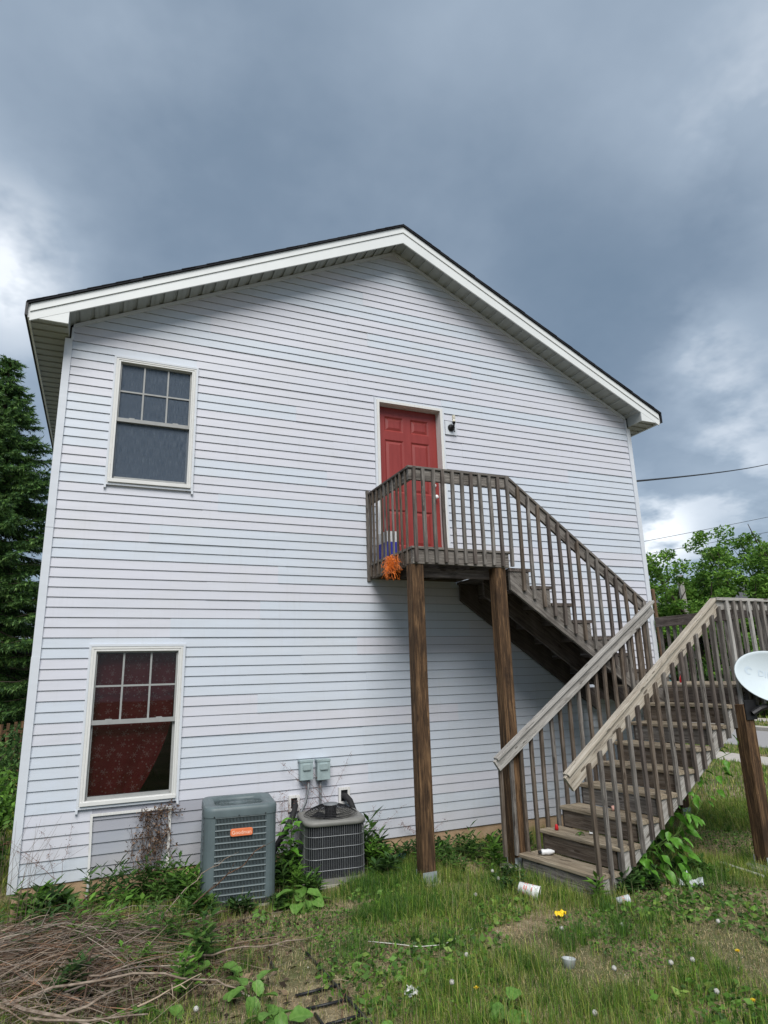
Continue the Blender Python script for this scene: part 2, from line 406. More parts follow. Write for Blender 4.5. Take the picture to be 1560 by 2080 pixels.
class B:
    def __init__(s): s.v = []; s.f = []
    def quad(s, *p):
        n = len(s.v); s.v += [tuple(q) for q in p]; s.f.append(tuple(range(n, n+len(p))))
        return s
    def box(s, a, b):
        (x0, y0, z0), (x1, y1, z1) = a, b; n = len(s.v)
        s.v += [(x0, y0, z0), (x1, y0, z0), (x1, y1, z0), (x0, y1, z0), (x0, y0, z1), (x1, y0, z1), (x1, y1, z1), (x0, y1, z1)]
        s.f += [tuple(n+i for i in q) for q in ((0, 3, 2, 1), (4, 5, 6, 7), (0, 1, 5, 4), (1, 2, 6, 5), (2, 3, 7, 6), (3, 0, 4, 7))]
        return s
    def prism(s, poly, y0, y1):
        """polygon in x,z extruded along y"""
        n = len(s.v); k = len(poly)
        s.v += [(x, y0, z) for x, z in poly]+[(x, y1, z) for x, z in poly]
        s.f.append(tuple(n+i for i in range(k))); s.f.append(tuple(n+k+i for i in reversed(range(k))))
        for i in range(k):
            j = (i+1) % k; s.f.append((n+i, n+k+i, n+k+j, n+j))
        return s
    def tube(s, path, rad, n=6, cap=True):
        path = [Vector(p) for p in path]
        if isinstance(rad, (int, float)): rad = [rad]*len(path)
        base = len(s.v)
        for i, p in enumerate(path):
            t = (path[min(i+1, len(path)-1)]-path[max(i-1, 0)])
            t = t.normalized() if t.length > 1e-9 else Vector((0, 0, 1))
            a = t.orthogonal().normalized() if abs(t.z) > .9 else t.cross(Vector((0, 0, 1))).normalized()
            b = t.cross(a)
            for k in range(n):
                an = 2*math.pi*k/n
                s.v.append(tuple(p+(a*math.cos(an)+b*math.sin(an))*rad[i]))
        for i in range(len(path)-1):
            for k in range(n):
                k2 = (k+1) % n
                s.f.append((base+i*n+k, base+i*n+k2, base+(i+1)*n+k2, base+(i+1)*n+k))
        if cap:
            s.f.append(tuple(base+k for k in reversed(range(n))))
            s.f.append(tuple(base+(len(path)-1)*n+k for k in range(n)))
        return s
    def lathe(s, prof, n=16, axis=None):
        base = len(s.v)
        for r, z in prof:
            for k in range(n):
                an = 2*math.pi*k/n; s.v.append((r*math.cos(an), r*math.sin(an), z))
        for i in range(len(prof)-1):
            for k in range(n):
                k2 = (k+1) % n; s.f.append((base+i*n+k, base+i*n+k2, base+(i+1)*n+k2, base+(i+1)*n+k))
        return s
    def move(s, M):
        s.v = [tuple(M @ Vector(v)) for v in s.v]; return s
    def build(s, name, mat, parent=None, smooth=False): return mesh(name, s.v, s.f, mat, parent, smooth)

def plank(name, p0, p1, side, h, mat, parent, sv=None, bow=.003, seg=4, ch=.003, cut=None):
    """a timber from p0 to p1 (centre line); `side` thick along sv, `h` deep along the other; local x runs along the grain"""
    p0 = Vector(p0); p1 = Vector(p1); X = (p1-p0); L = X.length; X.normalize()
    sv = Vector(sv) if sv is not None else Vector((0, 1, 0))
    Y = (sv-X*sv.dot(X)).normalized(); Z = X.cross(Y)
    a, b = side/2, h/2
    sec = [(-a+ch, -b), (a-ch, -b), (a, -b+ch), (a, b-ch), (a-ch, b), (-a+ch, b), (-a, b-ch), (-a, -b+ch)]
    by, bz = random.uniform(-bow, bow), random.uniform(-bow, bow)
    v = []; f = []
    for i in range(seg+1):
        t = i/seg; k = 4*t*(1-t)
        for (y, z) in sec:
            dx = 0.0
            if cut and i == seg: dx = cut*y/a       # slanted end grain
            v.append((L*t+dx, y+by*k, z+bz*k))
    for i in range(seg):
        for k in range(8):
            k2 = (k+1) % 8; f.append((i*8+k, i*8+k2, (i+1)*8+k2, (i+1)*8+k))
    f.append(tuple(reversed(range(8)))); f.append(tuple(seg*8+k for k in range(8)))
    o = mesh(name, v, f, mat, parent)
    mm = Matrix((X, Y, Z)).transposed().to_4x4(); mm.translation = p0
    o.matrix_basis = mm
    return o
def vnoise(x, y, seed=0):
    """smooth value noise on arrays"""
    x = np.asarray(x, float); y = np.asarray(y, float)
    xi = np.floor(x).astype(int); yi = np.floor(y).astype(int); fx = x-xi; fy = y-yi
    fx = fx*fx*(3-2*fx); fy = fy*fy*(3-2*fy)
    def h(a, b):
        n = (a*374761393+b*668265263+seed*974634777) & 0x7fffffff
        n = ((n ^ (n >> 13))*1274126177) & 0x7fffffff
        return (n & 0xffff)/65535.0
    return (h(xi, yi)*(1-fx)+h(xi+1, yi)*fx)*(1-fy)+(h(xi, yi+1)*(1-fx)+h(xi+1, yi+1)*fx)*fy
def gz(x, y):
    """height of the ground"""
    x = np.asarray(x, float); y = np.asarray(y, float)
    z = -0.18+.05*(vnoise(x*.9+5, y*.9+3, 1)-.5)+.02*(vnoise(x*3.1, y*3.1, 2)-.5)
    z = z-.10*np.exp(-(np.minimum(y+.05, 0)/.45)**2)*np.clip((2.2-x)/1.6, 0, 1)*(y < .6)
    z = z-.10*np.clip((x-8.5)/6, 0, 1)
    return z
def gzs(x, y): return float(gz(x, y))

# ------------------------------------------------------------------ ground, street
gx = np.concatenate([np.linspace(-90, -4, 14), np.linspace(-3, 12, 120), np.linspace(13, 90, 20)])
gy = np.concatenate([np.linspace(-60, -7, 12), np.linspace(-6, 6, 100), np.linspace(7, 140, 20)])
GX, GY = np.meshgrid(gx, gy); GZ = gz(GX, GY)
GV = np.stack([GX, GY, GZ], -1).reshape(-1, 3); nx = len(gx)
ii, jj = np.meshgrid(np.arange(len(gy)-1), np.arange(nx-1), indexing='ij')
q = (ii*nx+jj).ravel()
GF = np.concatenate([np.stack([q, q+1, q+nx+1], -1), np.stack([q, q+nx+1, q+nx], -1)])
props(npmesh('ground', GV, GF, 'ground soil', smooth=True), kind='structure')
def strip(name, x0, x1, z, mat, kind='structure'):
    o = B().box((x0, -60, z-.3), (x1, 140, z)).build(name, mat)
    return props(o, kind=kind)
strip('sidewalk', 13.3, 14.4, -.25, 'sidewalk')
strip('road', 16.0, 19.6, -.262, 'asphalt')
strip('kerb', 19.65, 20.1, -.16, 'sidewalk')
strip('far_sidewalk', 22.6, 23.7, -.24, 'sidewalk')

# ------------------------------------------------------------------ house
E = 0.1016
XL, XR, XC = -0.02, 7.965, 3.97
SL = 0.4985
house = empty('house', (4, 0, -.3), 0)
props(house, 'white vinyl sided two storey house with gable roof and red upstairs door', 'house')
house.location = (0, 0, 0)
def soff(x): return 7.672-SL*abs(x-XC)        # soffit line on the wall
UW = (.425, 1.345, 3.855, 5.380); LW = (.415, 1.350, .617, 2.165); DR = (3.602, 4.642, 3.05, 5.357)
cuts = [(a+.02, b-.02, c+.02, d-.02) for a, b, c, d in (UW, LW)]+[(DR[0]+.02, DR[1]-.02, 3.0, DR[3]-.02)]
def lapx(z, end):
    if z <= 5.66: return XL if end == 0 else XR
    d = (7.672-z)/SL
    return XC-d if end == 0 else XC+d
def lap(b, i, xa, xb, proud):
    """one course of siding between xa and xb, with its drip lip and dark slot above"""
    z0 = i*E; z1 = z0+E-.0032
    if z0 > 7.64: return
    zs = sorted({z0, z1}|{zz for c in cuts for zz in (c[2], c[3]) if z0 < zz < z1})
    yof = lambda z: -.0145+.0110*(z-z0)/E-proud
    for za, zb in zip(zs[:-1], zs[1:]):
        zm = (za+zb)/2
        segs = [(xa, xb)]
        for c in cuts:
            if c[2] <= zm <= c[3]:
                ns = []
                for s0, s1 in segs:
                    if c[1] <= s0 or c[0] >= s1: ns.append((s0, s1)); continue
                    if c[0] > s0: ns.append((s0, c[0]))
                    if c[1] < s1: ns.append((c[1], s1))
                segs = ns
        for s0, s1 in segs:
            l0, l1 = max(s0, lapx(za, 0)), max(s0, lapx(zb, 0)); r0_, r1_ = min(s1, lapx(za, 1)), min(s1, lapx(zb, 1))
            if r0_-l0 < .01: continue
            r1_ = max(r1_, l1)
            b.quad((l0, yof(za), za), (r0_, yof(za), za), (r1_, yof(zb), zb), (l1, yof(zb), zb))
            if za == z0:
                b.quad((l0, .004, z0+.001), (r0_, .004, z0+.001), (r0_, yof(z0), z0), (l0, yof(z0), z0))
            if zb == z1:
                b.quad((l1, yof(z1), z1), (r1_, yof(z1), z1), (r1_, .004, z1-.002), (l1, .004, z1-.002))
            for xx, a_, c_ in ((l0, za, zb), (r0_, za, zb)):
                b.quad((xx, yof(za), za), (xx, .004, za), (xx, .004, zb), (xx, yof(zb), zb))
for p in range(38):
    sh = [XL]
    x = XL+random.uniform(.9, 3.6)
    while x < XR-.7:
        sh.append(x); x += 3.66
    sh.append(XR)
    low = 2*p*E+E < .55
    if low: sh = [XL, .56, 1.62]+[s for s in sh if s > 2.3]
    zlo, zhi = 2*p*E, 2*p*E+2*E
    cutx = sorted({v for c in cuts if c[2] < zhi and c[3] > zlo for v in c[:2]})
    br = sorted([(v, 1) for v in sh if all(abs(v-q) > .12 for q in cutx) or v in (XL, XR)]+[(v, 0) for v in cutx])
    for k in range(len(br)-1):
        for half_ in ((0, 1),):
            b = B()
            for i in (2*p, 2*p+1): lap(b, i, br[k][0], br[k+1][0]+(.02 if br[k+1][1] and k < len(br)-2 else 0), (k % 2)*.0028)
            if b.f: b.build('siding_panel', 'grey siding' if low and .5 < (br[k][0]+br[k+1][0])/2 < 1.65 else 'vinyl siding', house)
# sheathing with openings
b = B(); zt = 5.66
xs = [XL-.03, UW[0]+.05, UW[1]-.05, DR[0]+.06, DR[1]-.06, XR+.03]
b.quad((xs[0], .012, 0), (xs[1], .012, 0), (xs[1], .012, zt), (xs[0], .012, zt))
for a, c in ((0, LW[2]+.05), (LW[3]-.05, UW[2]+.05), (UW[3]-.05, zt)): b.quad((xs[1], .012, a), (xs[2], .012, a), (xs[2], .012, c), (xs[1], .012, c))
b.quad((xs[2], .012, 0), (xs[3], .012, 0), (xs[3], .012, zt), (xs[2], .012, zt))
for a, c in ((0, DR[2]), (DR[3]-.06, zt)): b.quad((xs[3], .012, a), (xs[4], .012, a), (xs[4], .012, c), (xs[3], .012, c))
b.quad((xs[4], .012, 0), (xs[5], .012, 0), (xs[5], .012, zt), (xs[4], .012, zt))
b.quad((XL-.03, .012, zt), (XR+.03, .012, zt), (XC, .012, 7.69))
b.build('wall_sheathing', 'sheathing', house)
# side and rear walls: courses in one sheet each
for nm, xx, sgn in (('side_wall', XL-.05, -1), ('side_wall', XR+.05, 1)):
    b = B()
    for i in range(54):
        z0 = i*E
        b.quad((xx+sgn*.014, .05, z0), (xx+sgn*.014, 11.9, z0), (xx+sgn*.002, 11.9, z0+E), (xx+sgn*.002, .05, z0+E))
        b.quad((xx, .05, z0), (xx+sgn*.014, .05, z0), (xx+sgn*.014, 11.9, z0), (xx, 11.9, z0))
    b.build(nm, 'vinyl siding', house)
B().prism([(XL-.05, 0), (XR+.05, 0), (XR+.05, 5.66), (XC, 7.66), (XL-.05, 5.66)], 11.9, 11.95).build('rear_wall', 'vinyl siding', house)
B().box((XL-.03, .0, -1.2), (XR+.03, 11.9, -.004)).build('foundation', 'foundation', house)
# corner trim: two lengths on the left with a joint, one on the right
def corner(x0, x1, z0, z1, sgn, ext=0):
    b = B(); b.box((x0, -.024-ext, z0), (x1, .0, z1)); xo = x0 if sgn < 0 else x1
    b.box((min(xo, xo-sgn*.022), .0, z0), (max(xo, xo-sgn*.022), .095, z1))
    b.box((x0 if sgn > 0 else x1-.006, -.028-ext, z0), (x0+.006 if sgn > 0 else x1, -.024-ext, z1))
    b.build('corner_trim', 'white aluminium' if 0 else 'corner vinyl', house)
siding_mat('corner vinyl', (.600, .630, .680), (.600, .630, .680), .15)
corner(XL-.075, XL+.004, -.035, 2.05, -1, .003); corner(XL-.072, XL+.004, 2.05, 3.35, -1); corner(XL-.072, XL+.004, 3.352, 5.50, -1, .002)
corner(XR-.004, XR+.075, -.035, 5.49, 1)
# frieze channel along the rake
for sgn in (-1, 1):
    xe = XL if sgn < 0 else XR
    zt_ = soff(xe)
    b = B(); b.prism([(XC, 7.668), (xe, zt_-.004), (xe, zt_-.045), (XC, 7.623)], -.03, -.002)
    b.build('rake_channel', 'corner vinyl', house)
    B().box((xe-.012, -.029, 5.49), (xe+.012, -.003, zt_-.046)).build('rake_channel', 'corner vinyl', house)
# roof
OV = .335; XE0, XE1 = -.415, 8.345
def rz_(x, off): return 7.845+off-SL*abs(x-XC)
roof = empty('roof', parent=house)
for sgn in (-1, 1):
    xe = XE0-.02 if sgn < 0 else XE1+.02
    b = B(); b.prism([(XC, 7.875), (xe, rz_(xe, .03)), (xe, rz_(xe, .006)), (XC, 7.851)], -OV-.035, 12.25)
    b.build('roof_deck', 'shingle', roof)
    # shingle butts along the rake, each course a little uneven
    n = 32; L = abs(xe-XC)
    for i in range(n):
        xa = XC+sgn*L*i/n; xb = XC+sgn*L*(i+1.12)/n
        oy = random.uniform(0, .006)
        bb = B(); bb.prism([(xa, rz_(xa, .031)), (xb, rz_(xb, .036)), (xb, rz_(xb, .026)), (xa, rz_(xa, .026))], -OV-.038-oy, 2.0)
        bb.build('shingle', 'shingle', roof)
    # fascia : upper drip board, lower board
    xf = XE0 if sgn < 0 else XE1
    b = B(); b.prism([(XC, 7.845), (xf, rz_(xf, 0)), (xf, rz_(xf, -.085)), (XC, 7.760)], -OV-.012, -OV+.02); b.build('fascia', 'white aluminium', roof)
    ze = 5.512
    b = B(); b.prism([(XC, 7.758), (xf, rz_(xf, -.087)), (xf, ze+.02), (xf+(-sgn)*.06, ze), (xf+(-sgn)*.02+(-sgn)*.11, ze+.075), (XC, 7.572)] if 0 else
                     [(XC, 7.758), (xf, rz_(xf, -.087)), (xf, rz_(xf, -.185)), (XC, 7.600)], -OV, -OV+.02); b.build('fascia', 'white aluminium', roof)
    # eave return box
    xw = XL-.03 if sgn < 0 else XR+.03
    b = B(); b.prism([(xf, rz_(xf, -.187)), (xw, rz_(xw, -.187)), (xw, ze), (xf, ze)] if rz_(xf, -.187) > ze+.005 else
                     [(xf, ze+.004), (xw, rz_(xw, -.187)), (xw, ze), (xf, ze)], -OV+.002, -OV+.02); b.build('eave_return', 'white aluminium', roof)
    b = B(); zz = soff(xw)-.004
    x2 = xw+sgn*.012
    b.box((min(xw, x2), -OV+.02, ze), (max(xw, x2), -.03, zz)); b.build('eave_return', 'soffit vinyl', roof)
    b = B(); b.box((min(xw, xw-sgn*.03), -.034, ze-.10), (max(xw, xw-sgn*.03), -.004, ze+.0)) if 0 else B().box((min(xw, xw-sgn*.03), -.033, ze-.02), (max(xw, xw-sgn*.03), -.001, soff(xw)+.02)); b.build('eave_return', 'corner vinyl', roof)
    # rake soffit panels, grooved
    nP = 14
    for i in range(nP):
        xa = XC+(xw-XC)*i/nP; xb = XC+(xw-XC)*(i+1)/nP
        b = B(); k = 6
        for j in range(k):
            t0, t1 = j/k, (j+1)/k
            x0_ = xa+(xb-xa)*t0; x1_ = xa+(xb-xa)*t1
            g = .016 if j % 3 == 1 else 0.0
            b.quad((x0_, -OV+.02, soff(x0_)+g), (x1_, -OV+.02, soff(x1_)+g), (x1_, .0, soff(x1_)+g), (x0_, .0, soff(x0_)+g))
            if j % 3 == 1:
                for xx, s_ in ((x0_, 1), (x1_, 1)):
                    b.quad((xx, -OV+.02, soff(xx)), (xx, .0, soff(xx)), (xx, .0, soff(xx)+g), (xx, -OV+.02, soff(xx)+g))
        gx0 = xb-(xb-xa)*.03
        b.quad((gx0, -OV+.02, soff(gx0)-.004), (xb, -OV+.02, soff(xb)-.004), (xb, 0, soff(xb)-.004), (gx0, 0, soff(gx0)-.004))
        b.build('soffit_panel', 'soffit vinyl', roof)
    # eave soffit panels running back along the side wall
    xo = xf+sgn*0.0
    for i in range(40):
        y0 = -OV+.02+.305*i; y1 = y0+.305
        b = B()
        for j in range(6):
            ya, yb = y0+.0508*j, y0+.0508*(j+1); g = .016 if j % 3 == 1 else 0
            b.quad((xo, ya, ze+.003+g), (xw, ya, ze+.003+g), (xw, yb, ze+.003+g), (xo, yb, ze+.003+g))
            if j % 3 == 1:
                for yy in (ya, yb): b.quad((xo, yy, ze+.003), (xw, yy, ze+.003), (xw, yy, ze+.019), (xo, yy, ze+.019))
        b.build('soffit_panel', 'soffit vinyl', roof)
    b = B(); b.box((min(xo, xo+sgn*.02), -OV+.0, ze-.006), (max(xo, xo+sgn*.02), 12.2, rz_(xf, -.0))); b.build('eave_fascia', 'white aluminium', roof)
    b = B(); b.box((min(xo+sgn*.021, xo+sgn*.045), -OV-.03, ze+.004), (max(xo+sgn*.021, xo+sgn*.045), 12.2, rz_(xf, .0)+.012)); b.build('drip_edge', 'black metal', roof)

# windows
def window(name, x0, x1, z0, z1, zm, screen):
    w = empty(name, parent=house)
    def ring(nm, i0, i1, ya, yb, mat):
        # a rectangular ring between insets i0 and i1
        b = B()
        a0, a1, c0, c1 = x0+i0, x1-i0, z0+i0, z1-i0; d0, d1, e0, e1 = x0+i1, x1-i1, z0+i1, z1-i1
        b.box((a0, ya, c0), (d0, yb, c1)); b.box((d1, ya, c0), (a1, yb, c1))
        b.box((d0, ya, e1), (d1, yb, c1)); b.box((d0, ya, c0), (d1, yb, e0))
        b.build(nm, mat, w)
    ring('casing', 0, .022, -.036, .0, 'corner vinyl')
    ring('casing', .022, .034, -.030, .0, 'window vinyl')
    ring('casing', .034, .046, -.041, .0, 'window vinyl')
    ring('casing', .046, .058, -.034, .0, 'window vinyl')
    ring('jamb', .058, .070, -.044, .06, 'window vinyl')
    B().box((x0-.004, -.040, z0-.035), (x0+.018, -.004, z0)).build('casing', 'corner vinyl', w)
    B().box((x1-.018, -.040, z0-.035), (x1+.004, -.004, z0)).build('casing', 'corner vinyl', w)
    B().box((x0+.03, -.055, z0+.030), (x1-.03, -.036, z0+.062)).build('sill', 'window vinyl', w)
    a0, a1, e0, e1 = x0+.07, x1-.07, z0+.07, z1-.07
    # upper sash
    u = empty('upper_sash', parent=w)
    f = B()
    f.box((a0, -.012, zm), (a0+.016, .03, e1)).box((a1-.016, -.012, zm), (a1, .03, e1)).box((a0+.016, -.012, e1-.016), (a1-.016, .03, e1)).box((a0, -.028, zm-.020), (a1, .03, zm+.022))
    fo = f.build('sash_frame', 'sash grey', w)
    wd = (a1-a0)
    for k in (1, 2): B().box((a0+wd*k/3-.009, -.004, zm+.022), (a0+wd*k/3+.009, .004, e1-.016)).build('muntin', 'sash grey', w)
    zc = (zm+.022+e1-.016)/2
    for k in range(3):
        xa = a0+.016 if k == 0 else a0+wd*k/3+.0092; xb = a1-.016 if k == 2 else a0+wd*(k+1)/3-.0092
        B().box((xa, -.0045, zc-.009), (xb, .0035, zc+.009)).build('muntin', 'sash grey', w)
    B().box((a0+.017, .0105, zm+.02), (a1-.017, .0145, e1-.014)).build('pane', 'window glass', w)
    bpy.data.objects.remove(u)
    # lower sash
    f = B(); f.box((a0, .008, e0), (a0+.020, .045, zm-.021)).box((a1-.020, .008, e0), (a1, .045, zm-.021)).box((a0+.02, -.016, e0), (a1-.02, .045, e0+.030))
    f.build('sash_frame', 'sash grey', w)
    B().box((a0+.02, .0265, e0+.029), (a1-.02, .0305, zm-.02)).build('pane', 'window glass', w)
    for k in (.2, .8): B().box((a0+wd*k-.03, -.026, zm+.022), (a0+wd*k+.03, -.008, zm+.032)).build('sash_lock', 'sash grey', w)
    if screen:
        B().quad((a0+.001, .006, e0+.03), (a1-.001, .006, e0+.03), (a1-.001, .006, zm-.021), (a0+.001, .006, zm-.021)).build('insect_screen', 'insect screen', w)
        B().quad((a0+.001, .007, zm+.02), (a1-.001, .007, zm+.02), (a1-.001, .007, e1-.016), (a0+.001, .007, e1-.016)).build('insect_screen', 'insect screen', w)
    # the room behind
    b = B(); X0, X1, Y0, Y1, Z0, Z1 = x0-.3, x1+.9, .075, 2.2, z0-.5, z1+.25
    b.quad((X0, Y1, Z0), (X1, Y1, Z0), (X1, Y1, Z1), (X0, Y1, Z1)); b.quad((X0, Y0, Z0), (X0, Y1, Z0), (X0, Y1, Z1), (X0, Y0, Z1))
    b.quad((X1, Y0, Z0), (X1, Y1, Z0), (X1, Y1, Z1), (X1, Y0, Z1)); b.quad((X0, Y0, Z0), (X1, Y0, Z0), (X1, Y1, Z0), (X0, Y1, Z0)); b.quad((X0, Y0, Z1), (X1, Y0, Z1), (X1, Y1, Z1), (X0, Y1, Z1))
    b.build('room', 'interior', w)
window('window', *UW, 4.615, True)
window('window', *LW, 1.402, False)

# door
door = empty('door', parent=house)
dx0, dx1, dz0, dz1 = DR[0]+.065, DR[1]-.085, 3.145, DR[3]-.075
b = B(); b.box((DR[0], -.036, 3.10), (DR[0]+.030, .0, DR[3])).box((DR[1]-.030, -.036, 3.10), (DR[1], .0, DR[3])).box((DR[0]+.03, -.036, DR[3]-.03), (DR[1]-.03, .0, DR[3])); b.build('casing', 'corner vinyl', door)
b = B(); b.box((DR[0]+.030, -.046, 3.10), (DR[0]+.066, .0, DR[3]-.03)).box((DR[1]-.066, -.046, 3.10), (DR[1]-.03, .0, DR[3]-.03)).box((DR[0]+.066, -.046, DR[3]-.064), (DR[1]-.066, .0, DR[3]-.03)); b.build('brickmould', 'trim white', door)
b = B(); b.box((DR[0]+.05, .0, 3.10), (DR[0]+.066, .12, DR[3]-.06)).box((DR[1]-.066, .0, 3.10), (DR[1]-.05, .12, DR[3]-.06)).box((DR[0]+.066, .0, DR[3]-.066), (DR[1]-.066, .12, DR[3]-.052)); b.build('jamb', 'trim white', door)
B().box((DR[0]+.03, -.06, 3.115), (DR[1]-.03, .14, 3.143)).build('threshold', 'trim white', door)
sx0, sx1, sz0, sz1, sy = DR[0]+.068, DR[1]-.068, 3.146, DR[3]-.068, .085
# slab with six recessed panels: frame pieces and raised fields
wd = sx1-sx0; hh = sz1-sz0
xsL = [(sx0+.12, sx0+wd/2-.055), (sx0+wd/2+.055, sx1-.12)]
zsL = [(sz1-.34, sz1-.13), (sz1-1.19, sz1-.46), (sz0+.24, sz0+.72)]
slab = B()
xcuts = sorted({sx0, sx1}|{v for a in xsL for v in a}); zcuts = sorted({sz0, sz1}|{v for a in zsL for v in a})
for i in range(len(xcuts)-1):
    for j in range(len(zcuts)-1):
        xa, xb, za, zb = xcuts[i], xcuts[i+1], zcuts[j], zcuts[j+1]
        if (xa, xb) in xsL and (za, zb) in zsL:
            d, g = .014, .022
            o_ = [(xa, za), (xb, za), (xb, zb), (xa, zb)]; in_ = [(xa+g, za+g), (xb-g, za+g), (xb-g, zb-g), (xa+g, zb-g)]; f_ = [(xa+2.6*g, za+2.6*g), (xb-2.6*g, za+2.6*g), (xb-2.6*g, zb-2.6*g), (xa+2.6*g, zb-2.6*g)]
            for k in range(4):
                k2 = (k+1) % 4
                slab.quad((o_[k][0], sy, o_[k][1]), (o_[k2][0], sy, o_[k2][1]), (in_[k2][0], sy+d, in_[k2][1]), (in_[k][0], sy+d, in_[k][1]))
                slab.quad((in_[k][0], sy+d, in_[k][1]), (in_[k2][0], sy+d, in_[k2][1]), (f_[k2][0], sy+.003, f_[k2][1]), (f_[k][0], sy+.003, f_[k][1]))
            slab.quad(*[(p[0], sy+.003, p[1]) for p in f_])
        else: slab.quad((xa, sy, za), (xb, sy, za), (xb, sy, zb), (xa, sy, zb))
slab.box((sx0, sy+.02, sz0), (sx1, sy+.045, sz1))
slab.build('slab', 'red door', door)
kb = B().lathe([(.0, 0), (.028, 0), (.028, .008), (.012, .012), (.012, .035), (.026, .045), (.028, .06), (.018, .07), (0, .072)], 14)
kb.move(Matrix.Translation((sx1-.07, sy, sz0+.93)) @ Matrix.Rotation(R(90), 4, 'X')); kb.build('door_knob', 'plastic white', door, True)
kb = B().lathe([(.0, 0), (.027, 0), (.025, .014), (0, .016)], 14)
kb.move(Matrix.Translation((sx1-.07, sy, sz0+1.1)) @ Matrix.Rotation(R(90), 4, 'X')); kb.build('deadbolt', 'plastic white', door, True)

# curtain inside the lower window
cv = []; cf = []; nu, nv = 26, 26
cx0, cz0, cz1 = LW[0]+.03, LW[2]+.04, LW[3]-.09
for j in range(nv+1):
    t = j/nv; z = cz1+(cz0-cz1)*t
    xr = cx0+.83-.02*t-(0 if t < .42 else .30*((t-.42)/.58)**1.6)
    for i in range(nu+1):
        s_ = i/nu; x = cx0+(xr-cx0)*s_
        y = .12+.012*math.sin(s_*17+t*2)+.02*s_*t+(.05*max(0, s_-.75)*t*math.sin(s_*60))
        cv.append((x, y, z-.015*math.sin(s_*6)*t))
for j in range(nv):
    for i in range(nu):
        a = j*(nu+1)+i; cf.append((a, a+1, a+nu+2, a+nu+1))
props(mesh('curtain', cv, cf, 'red snowflake cloth', None, True), 'dark red curtain printed with pale snowflakes hanging in the lower window', 'curtain')

# patch frame round the grey boards at lower left
b = B(); b.box((.548, -.034, .545), (1.30, -.014, .567)); b.build('patch_trim', 'trim white', house)
b = B(); b.prism([(.548, .545), (.570, .545), (.585, -.05), (.572, -.20), (.552, -.20), (.563, -.05)], -.036, -.016); b.build('patch_trim', 'trim white', house)
B().box((1.262, -.036, .02), (1.290, -.016, .545)).build('patch_trim', 'trim white', house)

# ------------------------------------------------------------------ exterior staircase
st = empty('wooden_staircase', (4.5, -1.2, -.18))
st.location = (0, 0, 0)
props(st, 'weathered wooden switchback staircase with upper deck, landing and baluster rails', 'staircase')
WW, DW, BW, PW = 'weathered wood', 'dark weathered wood', 'brown weathered wood', 'post wood'
DT = 3.115; LT = 1.582
# upper deck
yb = -.03
while yb > -1.20:
    y1 = max(yb-.138, -1.235)
    plank('deck_board', (3.485, (yb+y1)/2, DT-.014), (4.735, (yb+y1)/2, DT-.014), yb-y1, .028, WW, st, (0, 1, 0), .002); yb -= .1455
plank('rim_joist', (3.50, -1.20, 3.006), (4.715, -1.20, 3.006), .038, .158, WW, st)
plank('rim_joist', (3.519, -.02, 3.006), (3.519, -1.18, 3.006), .038, .158, BW, st, (1, 0, 0))
plank('rim_joist', (4.696, -.02, 3.006), (4.696, -1.18, 3.006), .038, .158, DW, st, (1, 0, 0))
plank('ledger', (3.54, -.042, 3.006), (4.676, -.042, 3.006), .038, .158, DW, st)
for x in (3.90, 4.30): plank('joist', (x, -.062, 3.004), (x, -1.18, 3.004), .038, .15, DW, st, (1, 0, 0))
plank('beam', (3.56, -1.06, 2.86), (4.66, -1.06, 2.86), .038, .10, DW, st)
plank('wall_cleat', (3.478, -.022, 2.90), (3.478, -.022, 4.05), .04, .032, WW, st, (1, 0, 0))
# posts with galvanized shoes on concrete piers
def post(x, y, z1, z0=-.12):
    po = plank('post', (x, y, z0), (x, y, z1), .14, .14, PW, st, (0, 1, 0), .004, 8, .006)
    b = B(); b.box((x-.074, y-.074, z0-.02), (x+.074, y-.0705, z0+.075)).box((x-.074, y+.0705, z0-.02), (x+.074, y+.074, z0+.075)).box((x-.074, y-.07, z0-.02), (x+.074, y+.07, z0-.001)); ps = b.build('post_shoe', 'galvanized', po); ps.matrix_parent_inverse = po.matrix_basis.inverted()
    b = B(); b.lathe([(0, -.5), (.17, -.5), (.16, -.022), (0, -.022)], 20).move(Matrix.Translation((x-.02, y+.02, z0))); b.build('pier', 'concrete', st)
post(3.56, -1.14, 2.925); post(4.60, -1.14, 2.925)
post(6.79, -2.265, 1.385, -.14); post(7.93, -2.10, 1.385, -.14); post(7.93, -.2, 1.385, -.14)
# deck rails
plank('handrail', (3.485, -1.20, 3.925), (4.775, -1.20, 3.925), .038, .125, WW, st)
plank('handrail', (3.519, -.02, 3.93), (3.519, -1.181, 3.93), .038, .125, WW, st, (1, 0, 0))
plank('rail_cap', (3.47, -1.205, 4.004), (4.79, -1.205, 4.004), .062, .026, WW, st)
plank('rail_cap', (3.506, -.02, 4.006), (3.506, -1.17, 4.006), .062, .026, DW, st, (1, 0, 0))
def baluster(x, y, z0, z1, mat, sv=(0, 1, 0), th=.037, wd=.037):
    dx, dy = random.uniform(-.008, .008), random.uniform(-.004, .004)
    plank('baluster', (x, y, z0+random.uniform(-.012, .012)), (x+dx, y, z1+random.uniform(-.008, .008)), th, wd, mat, st, sv, .006, 5, .003, -.014)
for i in range(11): baluster(3.535+.121*i, -1.2395, 2.945, 3.985, WW if i % 3 else DW)
for i in range(10): baluster(3.489, -.075-.115*i, 2.945, 3.985, random.choice((WW, BW, BW)), (1, 0, 0), .018, .036)
